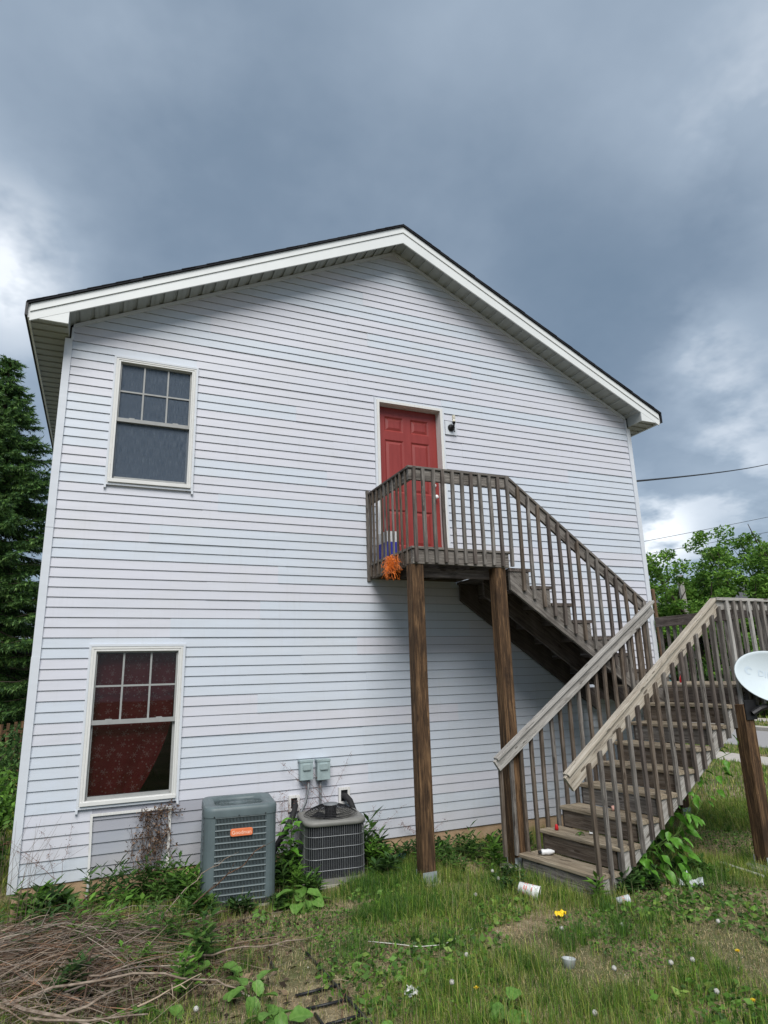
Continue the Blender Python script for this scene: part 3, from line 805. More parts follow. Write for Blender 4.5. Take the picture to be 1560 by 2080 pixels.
# upper flight
RU, NU = (DT-LT)/8, .273
def stringer(name, pts, y0, y1, mat, xref, slope):
    """profile cut from a board; grain runs along the slope"""
    a = math.atan(slope); ca, sa = math.cos(a), math.sin(a)
    o_ = pts[0]
    loc = [((x-o_[0])*ca+(z-o_[1])*sa, -(x-o_[0])*sa+(z-o_[1])*ca) for x, z in pts]
    bm = bmesh.new(); k = len(loc)
    v0 = [bm.verts.new((x, y0-y0, z)) for x, z in loc]; v1 = [bm.verts.new((x, y1-y0, z)) for x, z in loc]
    bm.faces.new(v0); bm.faces.new(list(reversed(v1)))
    for i in range(k): bm.faces.new((v0[i], v1[i], v1[(i+1) % k], v0[(i+1) % k]))
    bmesh.ops.recalc_face_normals(bm, faces=bm.faces)
    bmesh.ops.triangulate(bm, faces=[f for f in bm.faces if len(f.verts) > 4])
    me = bpy.data.meshes.new(name); bm.to_mesh(me); bm.free(); me.materials.append(MAT[mat])
    o = bpy.data.objects.new(name, me); col.objects.link(o); o.parent = st
    o.rotation_euler = (0, -a, 0); o.location = (o_[0], y0, o_[1])
    return o
def ubot(x): return 2.385-.702*(x-5.136)
pts = [(4.716, DT-RU-.04)]
for i in range(1, 8):
    if i > 1: pts.append((4.70+NU*(i-1), DT-RU*i-.04))
    pts.append((4.70+NU*i, DT-RU*i-.04))
pts += [(4.70+NU*7, LT-.04), (6.80, LT-.04), (6.80, max(ubot(6.80), 1.20)), (4.716, ubot(4.716))]
for y in (-1.22, -.66, -.10): stringer('stringer', pts, y, y+.038, WW if y < -1 else DW, 0, -.702)  # inner stringers take the darker wood, under-stair shade put into their colour
for i in range(1, 8):
    xn = 4.70+NU*i; z = DT-RU*i
    plank('tread', (xn-.05, -.03, z-.019), (xn-.05, -1.232, z-.019), .14, .036, DW, st, (1, 0, 0), .002)
    plank('tread', (xn-.195, -.03, z-.019), (xn-.195, -1.232, z-.019), .14, .036, DW, st, (1, 0, 0), .002)
for i in range(1, 9):
    xn = 4.70+NU*(i-1); z = DT-RU*i
    if i > 1: plank('riser', (xn+.012, -.03, z+.077), (xn+.012, -1.17, z+.077), .019, .155, DW, st, (1, 0, 0), .002)
ur = lambda x: 4.011-.7503*(x-4.778)
def sloped(name, xa, xb, fn, off, y, th, h, mat):
    plank(name, (xa, y, fn(xa)+off), (xb, y, fn(xb)+off), th, h, mat, st, (0, 1, 0), .004, 6)
sloped('handrail', 4.77, 6.70, ur, -.085, -1.20, .038, .125, WW)
sloped('rail_cap', 4.76, 6.69, ur, -.010, -1.198, .075, .028, WW)
x = 4.885
while x < 6.68:
    baluster(x, -1.2395, ubot(x)+.11, ur(x)-.05, random.choice((DW, DW, WW, BW))); x += .1345
# landing
x = 6.85
while x < 8.05:
    plank('deck_board', (x+.069, -.06, LT-.016), (x+.069, -2.215, LT-.016), .138, .032, 'tread wood', st, (1, 0, 0), .002); x += .1455
for yy in (-2.18, -1.27, -.10): plank('rim_joist', (6.80, yy, LT-.115), (8.05, yy, LT-.115), .038, .16, DW, st)
for xx in (6.815, 8.03): plank('rim_joist', (xx, -.12, LT-.115), (xx, -2.16, LT-.115), .038, .16, DW, st, (1, 0, 0))
plank('handrail', (6.72, -2.18, 2.435), (8.09, -2.18, 2.435), .038, .10, 'bleached wood', st)
plank('rail_cap', (6.70, -2.19, 2.503), (8.10, -2.19, 2.503), .085, .034, 'bleached wood', st)
for i in range(11): baluster(6.845+.117*i, -2.2185, 1.33, 2.475, 'bleached wood' if i % 3 == 0 else WW)
plank('handrail', (8.03, -.06, 2.425), (8.03, -2.155, 2.455), .038, .14, DW, st, (1, 0, 0), .02)
for i in range(17): baluster(8.0695, -.10-.122*i, 1.36, 2.46, WW, (1, 0, 0))
# lower flight
RL, NL, SK = (LT-.01)/8, .275, .17
nose = lambda k, w: (4.71+NL*(k-1)-SK*w, -2.2+.94*w, .01+RL*(k-1))
for k in range(1, 9):
    for off, wdt in ((.065, .138), (.208, .138)):
        a = Vector(nose(k, -.02)); c = Vector(nose(k, 1.0))
        a.x += off; c.x += off; a.z -= .019; c.z -= .019
        plank('tread', a, c, wdt, .037, 'tread wood', st, (1, 0, 0), .006, 6, .006)
for k in range(1, 10):
    a = Vector(nose(k, .045)); c = Vector(nose(k, .955)); zt_ = a.z-.04; zb = zt_-RL+.042 if k > 1 else -.22
    a.x += .022; c.x += .022; a.z = c.z = (zt_+zb)/2
    plank('riser', a, c, .022, zt_-zb, WW if k % 3 == 1 else BW, st, (1, 0, 0), .002)
lbot = lambda x: .354+.70*(x-5.597)
def lowstringer(y0, y1, dx, mat):
    p = [(4.735+dx, -.03), ]
    for k in range(1, 9):
        if k > 1: p.append((4.735+NL*(k-1)+dx, .01+RL*(k-1)-.04))
        p.append((4.735+NL*k+dx, .01+RL*(k-1)-.04))
    p += [(4.735+NL*8+dx, LT-.04), (6.98+dx, LT-.04), (6.98+dx, lbot(6.98)), (4.86+dx, lbot(4.86)-.02), (4.735+dx, -.20)]
    stringer('stringer', p, y0, y1, mat, 0, .70)
lowstringer(-2.2, -2.162, 0, 'bleached wood'); lowstringer(-1.31, -1.272, -SK, DW)
nr = lambda x: .875+.743*(x-4.51)
sloped('handrail', 4.515, 6.735, nr, -.098, -2.18, .038, .15, 'pale wood')
sloped('rail_cap', 4.50, 6.72, nr, -.008, -2.178, .078, .030, 'pale wood')
fr_ = lambda x: .924+.6907*(x-4.328)
sloped('handrail', 4.335, 6.71, fr_, -.080, -1.28, .038, .115, 'bleached wood')
sloped('rail_cap', 4.33, 6.73, fr_, -.008, -1.285, .078, .030, 'bleached wood')
for i in range(16):
    x = 4.735+.1325*i
    baluster(x, -2.2195, -.19 if i < 2 else lbot(x)+.01, nr(x)-.105, random.choice((WW, DW, WW, BW)))
for i in range(17):
    x = 4.40+.137*i
    baluster(x, -1.2415, max(-.02, lbot(x+SK)+.02), fr_(x)-.03, random.choice((BW, BW, WW)))
# ------------------------------------------------------------------ PART2
M = MB_('bark attr')
a = M.n('ShaderNodeAttribute', attribute_name='Col'); M.bsdf(a.outputs['Color'], .85, 0, .2)
def textmesh(name, txt, size, mat, parent, ext=.001, bold=False):
    cu = bpy.data.curves.new(name, 'FONT'); cu.body = txt; cu.size = size; cu.extrude = ext
    cu.align_x = 'CENTER'; cu.align_y = 'CENTER'; cu.resolution_u = 2
    if bold: cu.offset = size*.02
    t = bpy.data.objects.new(name+'_curve', cu); col.objects.link(t)
    dg = bpy.context.evaluated_depsgraph_get(); dg.update()
    me = bpy.data.meshes.new_from_object(t.evaluated_get(dg)); bpy.data.objects.remove(t)
    me.materials.clear(); me.materials.append(MAT[mat])
    o = bpy.data.objects.new(name, me); col.objects.link(o)
    if parent: o.parent = parent
    return o
def rrect(w, d, r, n=5):
    """rounded rectangle outline, counter-clockwise"""
    p = []
    for cx, cy, a0 in ((w/2-r, d/2-r, 0), (-w/2+r, d/2-r, 90), (-w/2+r, -d/2+r, 180), (w/2-r, -d/2+r, 270)):
        for k in range(n+1):
            a = R(a0+90*k/n); p.append((cx+r*math.cos(a), cy+r*math.sin(a)))
    return p
def loft(b, rings, cap0=False, cap1=False):
    n = len(rings[0]); base = len(b.v)
    for r in rings: b.v += [tuple(q) for q in r]
    for i in range(len(rings)-1):
        for k in range(n):
            k2 = (k+1) % n; b.f.append((base+i*n+k, base+i*n+k2, base+(i+1)*n+k2, base+(i+1)*n+k))
    if cap0: b.f.append(tuple(base+k for k in reversed(range(n))))
    if cap1: b.f.append(tuple(base+(len(rings)-1)*n+k for k in range(n)))
    return b

# ------------------------------------------------------------------ tall green air conditioner
ac = empty('air_conditioner', (1.855, -.545, -.17), R(-6))
props(ac, 'tall grey green louvred air conditioner with orange badge, nearest the lower window', 'air conditioner', 'air conditioners beside the wall')
Wd, Hh = .655, .745
ol = rrect(Wd, Wd, .09)
inn = rrect(Wd-.05, Wd-.05, .075)
loft(B(), [[(x, y, .03) for x, y in inn], [(x, y, Hh) for x, y in inn]]).build('coil_core', 'unit inner', ac)
loft(B(), [[(x, y, 0) for x, y in ol], [(x, y, .045) for x, y in ol], [(x, y, .045) for x, y in inn]], True).build('base_pan', 'unit inner', ac)
# corner posts: the parts of the outline outside each louvred panel
for q in range(4):
    a0 = q*6
    arc = [ol[(a0+k) % 24] for k in range(6)]
    pa, pb = arc[0], arc[-1]
    ext = .008
    d0 = {0: (0, -1), 1: (1, 0), 2: (0, 1), 3: (-1, 0)}[q]; d1 = {0: (-1, 0), 1: (0, -1), 2: (1, 0), 3: (0, 1)}[q]
    if q in (2,): d1 = (1, 0); 
    arc = [(pa[0]+d0[0]*ext, pa[1]+d0[1]*ext)]+arc+[(pb[0]+d1[0]*ext, pb[1]+d1[1]*ext)]
    b = B()
    for k in range(len(arc)-1):
        (xa, ya), (xb, yb_) = arc[k], arc[k+1]
        b.quad((xa, ya, .035), (xb, yb_, .035), (xb, yb_, Hh), (xa, ya, Hh))
    for (x, y) in (arc[0], arc[-1]): b.quad((x, y, .035), (x*.95, y*.95, .035), (x*.95, y*.95, Hh), (x, y, Hh))
    b.build('corner_post', 'unit green', ac, True)
rows = 13; z0, z1 = .045, Hh-.012; ph = (z1-z0)/rows; half = Wd/2-.09-.008
for side in range(4):
    rot = Matrix.Rotation(R(90*side), 4, 'Z')
    for i in range(rows+1):
        z = z0+ph*i
        b = B(); yf = -Wd/2
        b.quad((-half, yf, z-.006), (half, yf, z-.006), (half, yf-.004, z), (-half, yf-.004, z)); b.quad((-half, yf-.004, z), (half, yf-.004, z), (half, yf, z+.006), (-half, yf, z+.006))
        b.quad((-half, yf, z+.006), (half, yf, z+.006), (half, yf+.018, z+.008), (-half, yf+.018, z+.008)); b.quad((-half, yf+.018, z-.008), (half, yf+.018, z-.008), (half, yf, z-.006), (-half, yf, z-.006))
        b.move(rot); b.build('louver_bar', 'unit green', ac)
    if side in (0, 3, 1):
        b = B(); nf = 36
        for i in range(rows):
            for k in range(nf+1):
                x = -half+2*half*k/nf; za, zb = z0+ph*i+.006, z0+ph*(i+1)-.006
                b.quad((x-.0026, -Wd/2+.002, za), (x+.0022, -Wd/2+.002, za), (x+.0036, -Wd/2+.002, zb), (x-.0012, -Wd/2+.002, zb))
        b.move(rot); o = b.build('louver_fins', 'unit green', ac); o['kind'] = 'stuff'
cap = B(); o2 = rrect(Wd+.012, Wd+.012, .10); o3 = rrect(Wd-.02, Wd-.02, .09); 
circ = [(.290*math.cos(math.atan2(y, x)), .290*math.sin(math.atan2(y, x))) for x, y in o3]
circ2 = [(x*.93, y*.93) for x, y in circ]
loft(cap, [[(x, y, Hh-.005) for x, y in o2], [(x, y, Hh+.045) for x, y in o2], [(x*.985, y*.985, Hh+.068) for x, y in o2], [(x, y, Hh+.078) for x, y in o3], [(x, y, Hh+.078) for x, y in circ], [(x, y, Hh+.05) for x, y in circ2], [(x*.97, y*.97, Hh-.06) for x, y in circ2]])
cap.build('top_cap', 'unit green', ac, True)
B().lathe([(0, Hh-.06), (.285, Hh-.055)], 24).build('fan_shroud', 'unit inner', ac)
b = B()
for k in range(9):
    r = .045+.027*k; b.tube([(r*math.cos(2*math.pi*j/28), r*math.sin(2*math.pi*j/28), Hh+.052+.012*(1-(r/.26)**2)) for j in range(29)], .0022, 4, False)
for k in range(8):
    a = math.pi*k/4; b.tube([(0, 0, Hh+.062), (.27*math.cos(a), .27*math.sin(a), Hh+.050)], .0025, 4)
b.build('fan_guard', 'unit green', ac)
B().lathe([(0, Hh+.064), (.085, Hh+.062), (.092, Hh+.05)], 24).build('motor_cap', 'unit green', ac, True)
b = B()
for x in (-.24, -.02, .22): b.box((x-.005, -Wd/2-.010, Hh-.002), (x+.005, -Wd/2-.002, Hh+.008))
b.build('screws', 'unit inner', ac)
bd = B(); bo = rrect(.20, .062, .016); loft(bd, [[(x, -Wd/2+.004, z) for x, z in bo], [(x, -Wd/2-.014, z) for x, z in bo], [(x*.97, -Wd/2-.018, z*.92) for x, z in bo]], False, True)
bd.move(Matrix.Translation((.005, 0, .605))); badge = bd.build('badge', 'badge orange', ac)
tx = textmesh('lettering', 'Goodman', .044, 'badge lettering', ac, .001); tx.location = (.005, -Wd/2-.0185, .605); tx.rotation_euler = (R(90), 0, 0)
B().box((-.335, -.335, -.09), (.335, .335, -.004)).build('pad', 'concrete', ac)

# ------------------------------------------------------------------ small dark air conditioner
ac2 = empty('air_conditioner', (2.83, -.43, -.15), R(-7))
props(ac2, 'short dark wire caged air conditioner with beige top, under the electrical boxes', 'air conditioner', 'air conditioners beside the wall')
W2, H2 = .60, .505
ol = rrect(W2, W2, .11, 7); ins = rrect(W2-.035, W2-.035, .10, 7)
loft(B(), [[(x, y, .02) for x, y in ins], [(x, y, H2) for x, y in ins]]).build('coil_core', 'dark coil', ac2)
loft(B(), [[(x, y, -.01) for x, y in ol], [(x, y, .035) for x, y in ol], [(x, y, .035) for x, y in ins]], True).build('base_pan', 'unit beige', ac2)
# wires following the outline
per = ol+[ol[0]]; cum = [0]
for a, c in zip(per[:-1], per[1:]): cum.append(cum[-1]+math.hypot(c[0]-a[0], c[1]-a[1]))
def onper(s_):
    s_ %= cum[-1]
    for k in range(len(per)-1):
        if cum[k] <= s_ <= cum[k+1]:
            t = (s_-cum[k])/max(1e-9, cum[k+1]-cum[k]); return (per[k][0]+(per[k+1][0]-per[k][0])*t, per[k][1]+(per[k+1][1]-per[k][1])*t)
    return per[0]
b = B(); N = 100
for k in range(N):
    x, y = onper(cum[-1]*k/N); r = .0032 if k % 10 == 0 else .0019
    b.tube([(x, y, .03), (x, y, H2)], r, 3, False)
o = b.build('cage_wires', 'wire grey', ac2); o['kind'] = 'stuff'
for k in range(1, 5):
    z = H2*k/5+.01; B().tube([(x*1.006, y*1.006, z) for x, y in per], .0026, 4, False).build('cage_hoop', 'wire grey', ac2)
o2 = rrect(W2+.03, W2+.03, .12, 7); circ = [(.272*math.cos(math.atan2(y, x)), .272*math.sin(math.atan2(y, x))) for x, y in o2]
loft(B(), [[(x*.97, y*.97, H2+.0) for x, y in o2], [(x, y, H2+.006) for x, y in o2], [(x, y, H2+.030) for x, y in o2], [(x*.975, y*.975, H2+.046) for x, y in o2], [(x, y, H2+.056) for x, y in circ], [(x*.96, y*.96, H2-.03) for x, y in circ]]).build('top_cap', 'unit beige', ac2, True)
B().lathe([(0, H2-.04), (.27, H2-.03)], 24).build('fan_shroud', 'unit inner', ac2)
b = B()
for k in range(11):
    r = .07+.0205*k; z = H2+.054+.098*(1-(r/.275)**2)
    b.tube([(r*math.cos(2*math.pi*j/32), r*math.sin(2*math.pi*j/32), z) for j in range(33)], .0026, 4, False)
for k in range(40):
    a = 2*math.pi*k/40; b.tube([(r*math.cos(a), r*math.sin(a), H2+.061+.095*(1-(r/.275)**2)) for r in (.07, .13, .19, .268)], .0018, 3, False)
o = b.build('fan_guard', 'black metal', ac2); 
B().lathe([(0, H2+.160), (.075, H2+.156), (.08, H2+.147)], 20).build('motor_cap', 'conduit grey', ac2, True)
for k in range(3):
    a = 2*math.pi*k/3+.4
    B().quad((.03*math.cos(a), .03*math.sin(a), H2+.04), (.21*math.cos(a-.45), .21*math.sin(a-.45), H2+.055), (.22*math.cos(a+.25), .22*math.sin(a+.25), H2+.02), (.03*math.cos(a+.8), .03*math.sin(a+.8), H2+.02)).build('fan_blade', 'black metal', ac2)
B().lathe([(0, H2+.14), (.06, H2+.14), (.06, H2-.02), (0, H2-.025)], 16).build('fan_motor', 'black metal', ac2)
B().box((-.33, -.33, -.12), (.33, .33, -.012)).build('pad', 'concrete', ac2)

# ------------------------------------------------------------------ things on the wall
def disconnect(x0, x1, z0, z1, label, pipe):
    e = empty('electrical_box', ((x0+x1)/2, -.016, z0)); props(e, label, 'electrical box', 'electrical boxes on the wall')
    w, h = x1-x0, z1-z0
    B().box((-w/2, -.085, 0), (w/2, 0, h)).build('box', 'box grey', e)
    bb = B(); bb.box((-w/2-.006, -.094, h*.02), (w/2+.006, -.0855, h*.98)).box((-w/2-.010, -.100, h*.96), (w/2+.010, 0, h+.012)); bb.build('lid', 'box grey', e)
    bb = B(); pr_ = rrect(w*.68, h*.34, .012, 3); loft(bb, [[(x, -.094, z+h*.70) for x, z in pr_], [(x, -.108, z+h*.70) for x, z in pr_], [(x*.85, -.110, z*.8+h*.70) for x, z in pr_]], False, True); bb.build('handle', 'box grey', e)
    B().tube([(p[0]-(x0+x1)/2, p[1]+.016, p[2]-z0) for p in pipe], .014, 8).build('conduit', 'conduit grey', e, True)
disconnect(2.603, 2.735, .702, .895, 'left of the two small blue grey electrical boxes on the siding', [(2.70, -.07, .705), (2.695, -.07, .60), (2.66, -.10, .48), (2.55, -.18, .34), (2.40, -.26, .22), (2.25, -.32, .15)])
disconnect(2.795, 2.930, .690, .890, 'right of the two small blue grey electrical boxes, above the short air conditioner', [(2.84, -.06, .695), (2.838, -.06, .5), (2.835, -.09, .30), (2.84, -.16, .22)])
def sleeve(x0, x1, z0, z1, label, pipe, rad):
    e = empty('pipe_sleeve', ((x0+x1)/2, -.014, z0)); props(e, label, 'pipe sleeve', 'pipe sleeves through the siding')
    w, h = x1-x0, z1-z0; t = .026
    bb = B(); bb.box((-w/2, -.026, 0), (-w/2+t, 0, h)).box((w/2-t, -.026, 0), (w/2, 0, h)).box((-w/2+t, -.026, 0), (w/2-t, 0, t)).box((-w/2+t, -.026, h-t), (w/2-t, 0, h)); bb.build('frame', 'trim white', e)
    B().box((-w/2+t, -.006, t), (w/2-t, 0, h-t)).build('opening', 'pipe black', e)
    B().tube([(p[0]-(x0+x1)/2, p[1]+.014, p[2]-z0) for p in pipe], rad, 8).build('insulated_pipe', 'pipe black', e, True)
sleeve(3.058, 3.190, .413, .583, 'white sleeve with a black insulated pipe dropping to the short air conditioner', [(3.11, -.03, .50), (3.12, -.09, .50), (3.15, -.15, .46), (3.185, -.18, .36), (3.20, -.20, .22), (3.18, -.24, .05)], [.03, .034, .032, .030, .028, .028])
sleeve(2.490, 2.612, .394, .552, 'stained sleeve with dark pipe between the two air conditioners', [(2.56, -.03, .49), (2.55, -.10, .46), (2.49, -.18, .36), (2.38, -.27, .24), (2.27, -.33, .12), (2.22, -.36, -.05)], [.024, .03, .032, .03, .03, .03])
pl = empty('porch_light', (4.748, -.016, 5.07)); props(pl, 'bare bulb porch light with black base beside the red door', 'light')
B().box((-.088, -.012, -.098), (.088, 0, .098)).build('mounting_block', 'corner vinyl', pl)
b = B().lathe([(0, .0), (.052, .0), (.05, .018), (.030, .035), (.016, .045), (.016, .075), (0, .08)], 18); b.move(Matrix.Translation((0, -.012, 0)) @ Matrix.Rotation(R(90), 4, 'X')); b.build('base', 'black metal', pl, True)
b = B().tube([(0, -.07, -.01), (.004, -.09, .01), (.004, -.092, .05)], .013, 8); b.build('arm', 'black metal', pl, True)
b = B().lathe([(0, .035), (.018, .035), (.026, .052), (.026, .058), (.02, .06), (0, .06)], 12).move(Matrix.Translation((.004, -.092, 0))); b.build('socket', 'black metal', pl, True)
b = B().lathe([(0, -.085), (.006, -.085), (.010, -.078), (.004, -.07), (.004, -.02), (.008, -.01), (0, -.01)], 8).move(Matrix.Translation((.012, -.085, 0))); b.build('finial', 'black metal', pl, True)
b = B().lathe([(0, .06), (.020, .06), (.021, .085), (.014, .092)], 12)
b.tube([(.018*math.cos(t*.8), .018*math.sin(t*.8), .094+.0026*t) for t in range(26)], .0065, 6).move(Matrix.Translation((.004, -.092, 0))); b.build('bulb', 'bulb', pl, True)

# ------------------------------------------------------------------ on the deck and the steps
e = empty('detergent_box', (3.64, -.25, DT), R(0)); props(e, 'blue and white carton standing behind the deck balusters', 'carton')
B().box((-.08, -.15, .0), (.08, .15, .215)).build('lower_half', 'plastic blue', e); B().box((-.079, -.149, .2155), (.079, .149, .345)).build('upper_half', 'plastic white', e)
fv = B()
cxo, cyo, czo = 3.435, -.80, 2.98
for k in range(150):
    p = Vector((random.gauss(0, .012), random.gauss(0, .06), random.uniform(-.05, .07))); path = []
    d = Vector((random.gauss(0, 1), random.gauss(0, 1.4), random.gauss(0, .9))).normalized()
    for j in range(9):
        path.append((cxo+p.x*.55, cyo+p.y, czo+p.z-.0005*j*j)); d = (d+Vector((random.gauss(0, .8), random.gauss(0, .8), random.gauss(0, .8)-.12))).normalized(); p = p+d*.026
        p.z = max(-.15, min(.11, p.z))
    fv.tube(path, .0017, 3, False)
o = fv.build('fibre_tangle', 'fibre orange'); props(o, 'frizzy bright orange fibre tangle hanging off the deck edge', 'tangle')
def cup(name, pos, rot, r0_, r1_, h, mat, label, cat, band=None):
    e = empty(name, pos); e.rotation_euler = rot; props(e, label, cat)
    B().lathe([(0, .004), (r0_-.002, .004), (r1_-.003, h-.002), (r1_, h), (r1_+.002, h-.004), (r1_, h-.008), (r0_, 0), (0, 0)], 22).build('wall', mat, e, True)
    if band:
        bb = B(); 
        for a0, a1, t0, t1 in band:
            n = 5
            for k in range(n):
                aa, ab = a0+(a1-a0)*k/n, a0+(a1-a0)*(k+1)/n
                ra, rb_ = r0_+(r1_-r0_)*t0+.0012, r0_+(r1_-r0_)*t1+.0012
                bb.quad((ra*math.cos(aa), ra*math.sin(aa), h*t0), (ra*math.cos(ab), ra*math.sin(ab), h*t0), (rb_*math.cos(ab), rb_*math.sin(ab), h*t1), (rb_*math.cos(aa), rb_*math.sin(aa), h*t1))
        bb.build('print', 'print red', e)
    return e
def onground(px, py, h=0): 
    p = spot(px, py); 
    for _ in range(3): p = spot(px, py, gzs(p.x, p.y)+h)
    return p
p = onground(1072, 1808, .058); d = Vector((.62, -.72, -.22)).normalized()
cup('foam_cup', p-d*.08, d.to_track_quat('Z', 'Y').to_euler(), .044, .064, .185, 'plastic white', 'large white foam cup with red print lying in front of the bottom step', 'cup',
    [(a, a+.7, t, t+.05) for a in (0, 1.1, 2.2, 3.3, 4.4, 5.5) for t in (.25, .36, .62)])
p = onground(1262, 1829, .03); d = Vector((.9, -.35, .1)).normalized()
cup('plastic_cup', p-d*.04, d.to_track_quat('Z', 'Y').to_euler(), .026, .036, .11, 'plastic clear', 'crushed pale plastic cup with red band at the foot of the stair post', 'cup', [(0, 3, .4, .6), (3.2, 6, .4, .6)])
p = onground(1155, 1955, .03); cup('plastic_cup', p-Vector((0, 0, .045)), (R(-6), R(8), 0), .034, .046, .07, 'plastic tub', 'pale grey plastic tub standing in the grass in front of the stairs', 'tub')
# litter on the treads
TZ = [.01+RL*k for k in range(9)]
def top(px, py, k): return spot(px, py, TZ[k-1]+.002)
p = top(1131, 1686, 2); e = B().lathe([(0, .055), (.010, .055), (.013, .045), (.019, .03), (.020, .002), (0, .002)], 14).build('plastic_thimble', 'plastic red', None, True); e.location = p; props(e, 'small red plastic thimble shaped cap on the second step', 'cap')
p = top(1243, 1647, 3); e = B().lathe([(0, 0), (.022, 0), (.024, .006), (.024, .055), (.018, .065), (0, .066)], 14).build('plastic_jar', 'plastic pink', None, True); e.location = p+Vector((0, 0, .022)); e.rotation_euler = (R(80), 0, R(60)); props(e, 'little pink plastic jar lying on the third step', 'jar')
p = Vector((4.69, -1.44, TZ[0]+.002)); e = empty('plastic_bottle', p+Vector((0, 0, .028)), R(-10)); e.rotation_euler = (R(90), 0, R(70)); props(e, 'crumpled white plastic bottle with black cap on the bottom step', 'bottle')
B().lathe([(0, 0), (.024, 0), (.028, .01), (.024, .04), (.028, .07), (.023, .1), (.012, .125), (.011, .13)], 10).build('body', 'plastic white', e, True); B().lathe([(.0, -.002), (.016, -.002), (.018, -.03), (0, -.032)], 10).build('cap', 'black metal', e)
def scrap(name, pos, s_, mat, label, cat, n=7, seed=1):
    rr = random.Random(seed); v = []; f = []
    for j in range(n):
        for i in range(n):
            v.append(((i/(n-1)-.5)*s_*1.3+rr.gauss(0, s_*.05), (j/(n-1)-.5)*s_+rr.gauss(0, s_*.05), abs(rr.gauss(0, s_*.22))+.004))
    for j in range(n-1):
        for i in range(n-1): a = j*n+i; f.append((a, a+1, a+n+1, a+n))
    o = mesh(name, v, f, mat); o.location = pos; o.rotation_euler = (0, 0, rr.uniform(0, 6)); return props(o, label, cat)
scrap('paper_scrap', onground(835, 2020), .085, 'plastic white', 'crumpled white paper scrap in the bare foreground patch', 'litter', seed=3)
scrap('plastic_scrap', onground(1405, 1800), .15, 'plastic clear', 'torn clear plastic scrap in the grass right of the stairs', 'litter', seed=4)
scrap('blue_wrapper', onground(815, 1742, .03), .10, 'sky blue plastic', 'bright blue wrapper in the weeds left of the front post', 'litter', seed=5)
scrap('yellow_wrapper', onground(1138, 1860, .02), .07, 'petal yellow', 'curled yellow wrapper on dry grass before the stairs', 'litter', seed=6)
scrap('paper_scrap', top(1201, 1694, 2), .035, 'plastic white', 'tiny white paper scrap beside the leaves on the second step', 'litter', seed=8)
e = empty('bottle', (7.02, -1.33, LT+.002)); props(e, 'red bottle with white cap standing on the landing', 'bottle')
B().lathe([(0, 0), (.035, 0), (.038, .01), (.038, .07), (.022, .10), (.018, .115)], 14).build('body', 'plastic red', e, True); B().lathe([(.019, .115), (.021, .115), (.021, .145), (0, .147)], 12).build('cap', 'plastic white', e, True)
B().lathe([(0, -.001), (.0395, -.001), (.0395, .014)], 14).build('base_ring', 'plastic white', e)

# ------------------------------------------------------------------ satellite dish on the landing
dish = empty('satellite_dish', (7.09, -2.50, 1.655)); props(dish, 'pale blue grey oval satellite dish bolted to the landing post', 'satellite dish')
nrm = Vector((-.50, -.80, .30)).normalized()
qd = nrm.to_track_quat('Z', 'Y')
def dv(r, a): return Vector((.405*r*math.cos(a), .275*r*math.sin(a), .085*(r*r-1)))
b = B(); n = 44; rr_ = [0, .2, .4, .6, .8, .92, 1.0]
rings = [[dv(r, 2*math.pi*k/n) for k in range(n)] for r in rr_[1:]]
rings += [[dv(1.02, 2*math.pi*k/n)-Vector((0, 0, .006)) for k in range(n)]]+[[dv(r, 2*math.pi*k/n)-Vector((0, 0, .018)) for k in range(n)] for r in (.99, .6, .2)]
loft(b, rings, True, True); b.move(qd.to_matrix().to_4x4() @ Matrix.Rotation(R(-14), 4, 'Z')); b.build('reflector', 'dish grey', dish, True)
b = B(); loft(b, [[dv(1.0, 2*math.pi*k/n)-Vector((0, 0, .004)) for k in range(n)], [dv(1.028, 2*math.pi*k/n)-Vector((0, 0, .007)) for k in range(n)], [dv(1.0, 2*math.pi*k/n)-Vector((0, 0, .024)) for k in range(n)]]); b.move(qd.to_matrix().to_4x4() @ Matrix.Rotation(R(-14), 4, 'Z')); b.build('rim', 'conduit grey', dish, True)
# lettering follows the bowl
tx = textmesh('lettering', 'DIRECTV', .092, 'dish lettering', dish, .0004, True)
for v_ in tx.data.vertices:
    x, y = v_.co.x+.02, v_.co.y+.03; r2 = (x/.405)**2+(y/.275)**2; v_.co = Vector((x, y, .085*(r2-1)+.0025+v_.co.z))
tx.matrix_basis = qd.to_matrix().to_4x4() @ Matrix.Rotation(R(-14), 4, 'Z')
b = B()
for k in range(18):
    a0 = .6+4.6*k/18; a1 = .6+4.6*(k+1)/18; w0, w1 = .004+.011*math.sin(math.pi*k/18), .004+.011*math.sin(math.pi*(k+1)/18)
    pts = []
    for (a, rr2) in ((a0, .034-w0), (a1, .034-w1), (a1, .034+w1), (a0, .034+w0)):
        x, y = -.255+rr2*math.cos(a), .03+rr2*math.sin(a); r2 = (x/.405)**2+(y/.275)**2; pts.append((x, y, .085*(r2-1)+.003))
    b.quad(*pts)
b.move(qd.to_matrix().to_4x4() @ Matrix.Rotation(R(-14), 4, 'Z')); b.build('emblem', 'dish lettering', dish)
bk = -nrm*.12
b = B().tube([bk*.6, bk*1.5+Vector((0, .02, -.14)), Vector((.02, .16, -.32))], .024, 8); b.tube([Vector((.30, .05, -.31)), Vector((.0, .15, -.31)), Vector((-.24, .20, -.31))], .026, 8); b.build('mast', 'black metal', dish, True)
b = B().box((-.36, .150, -.42), (-.20, .162, -.22)).tube([(-.28, .14, -.36), (-.20, .10, -.31), (-.12, .08, -.29)], .03, 8); b.build('mount_plate', 'black metal', dish)

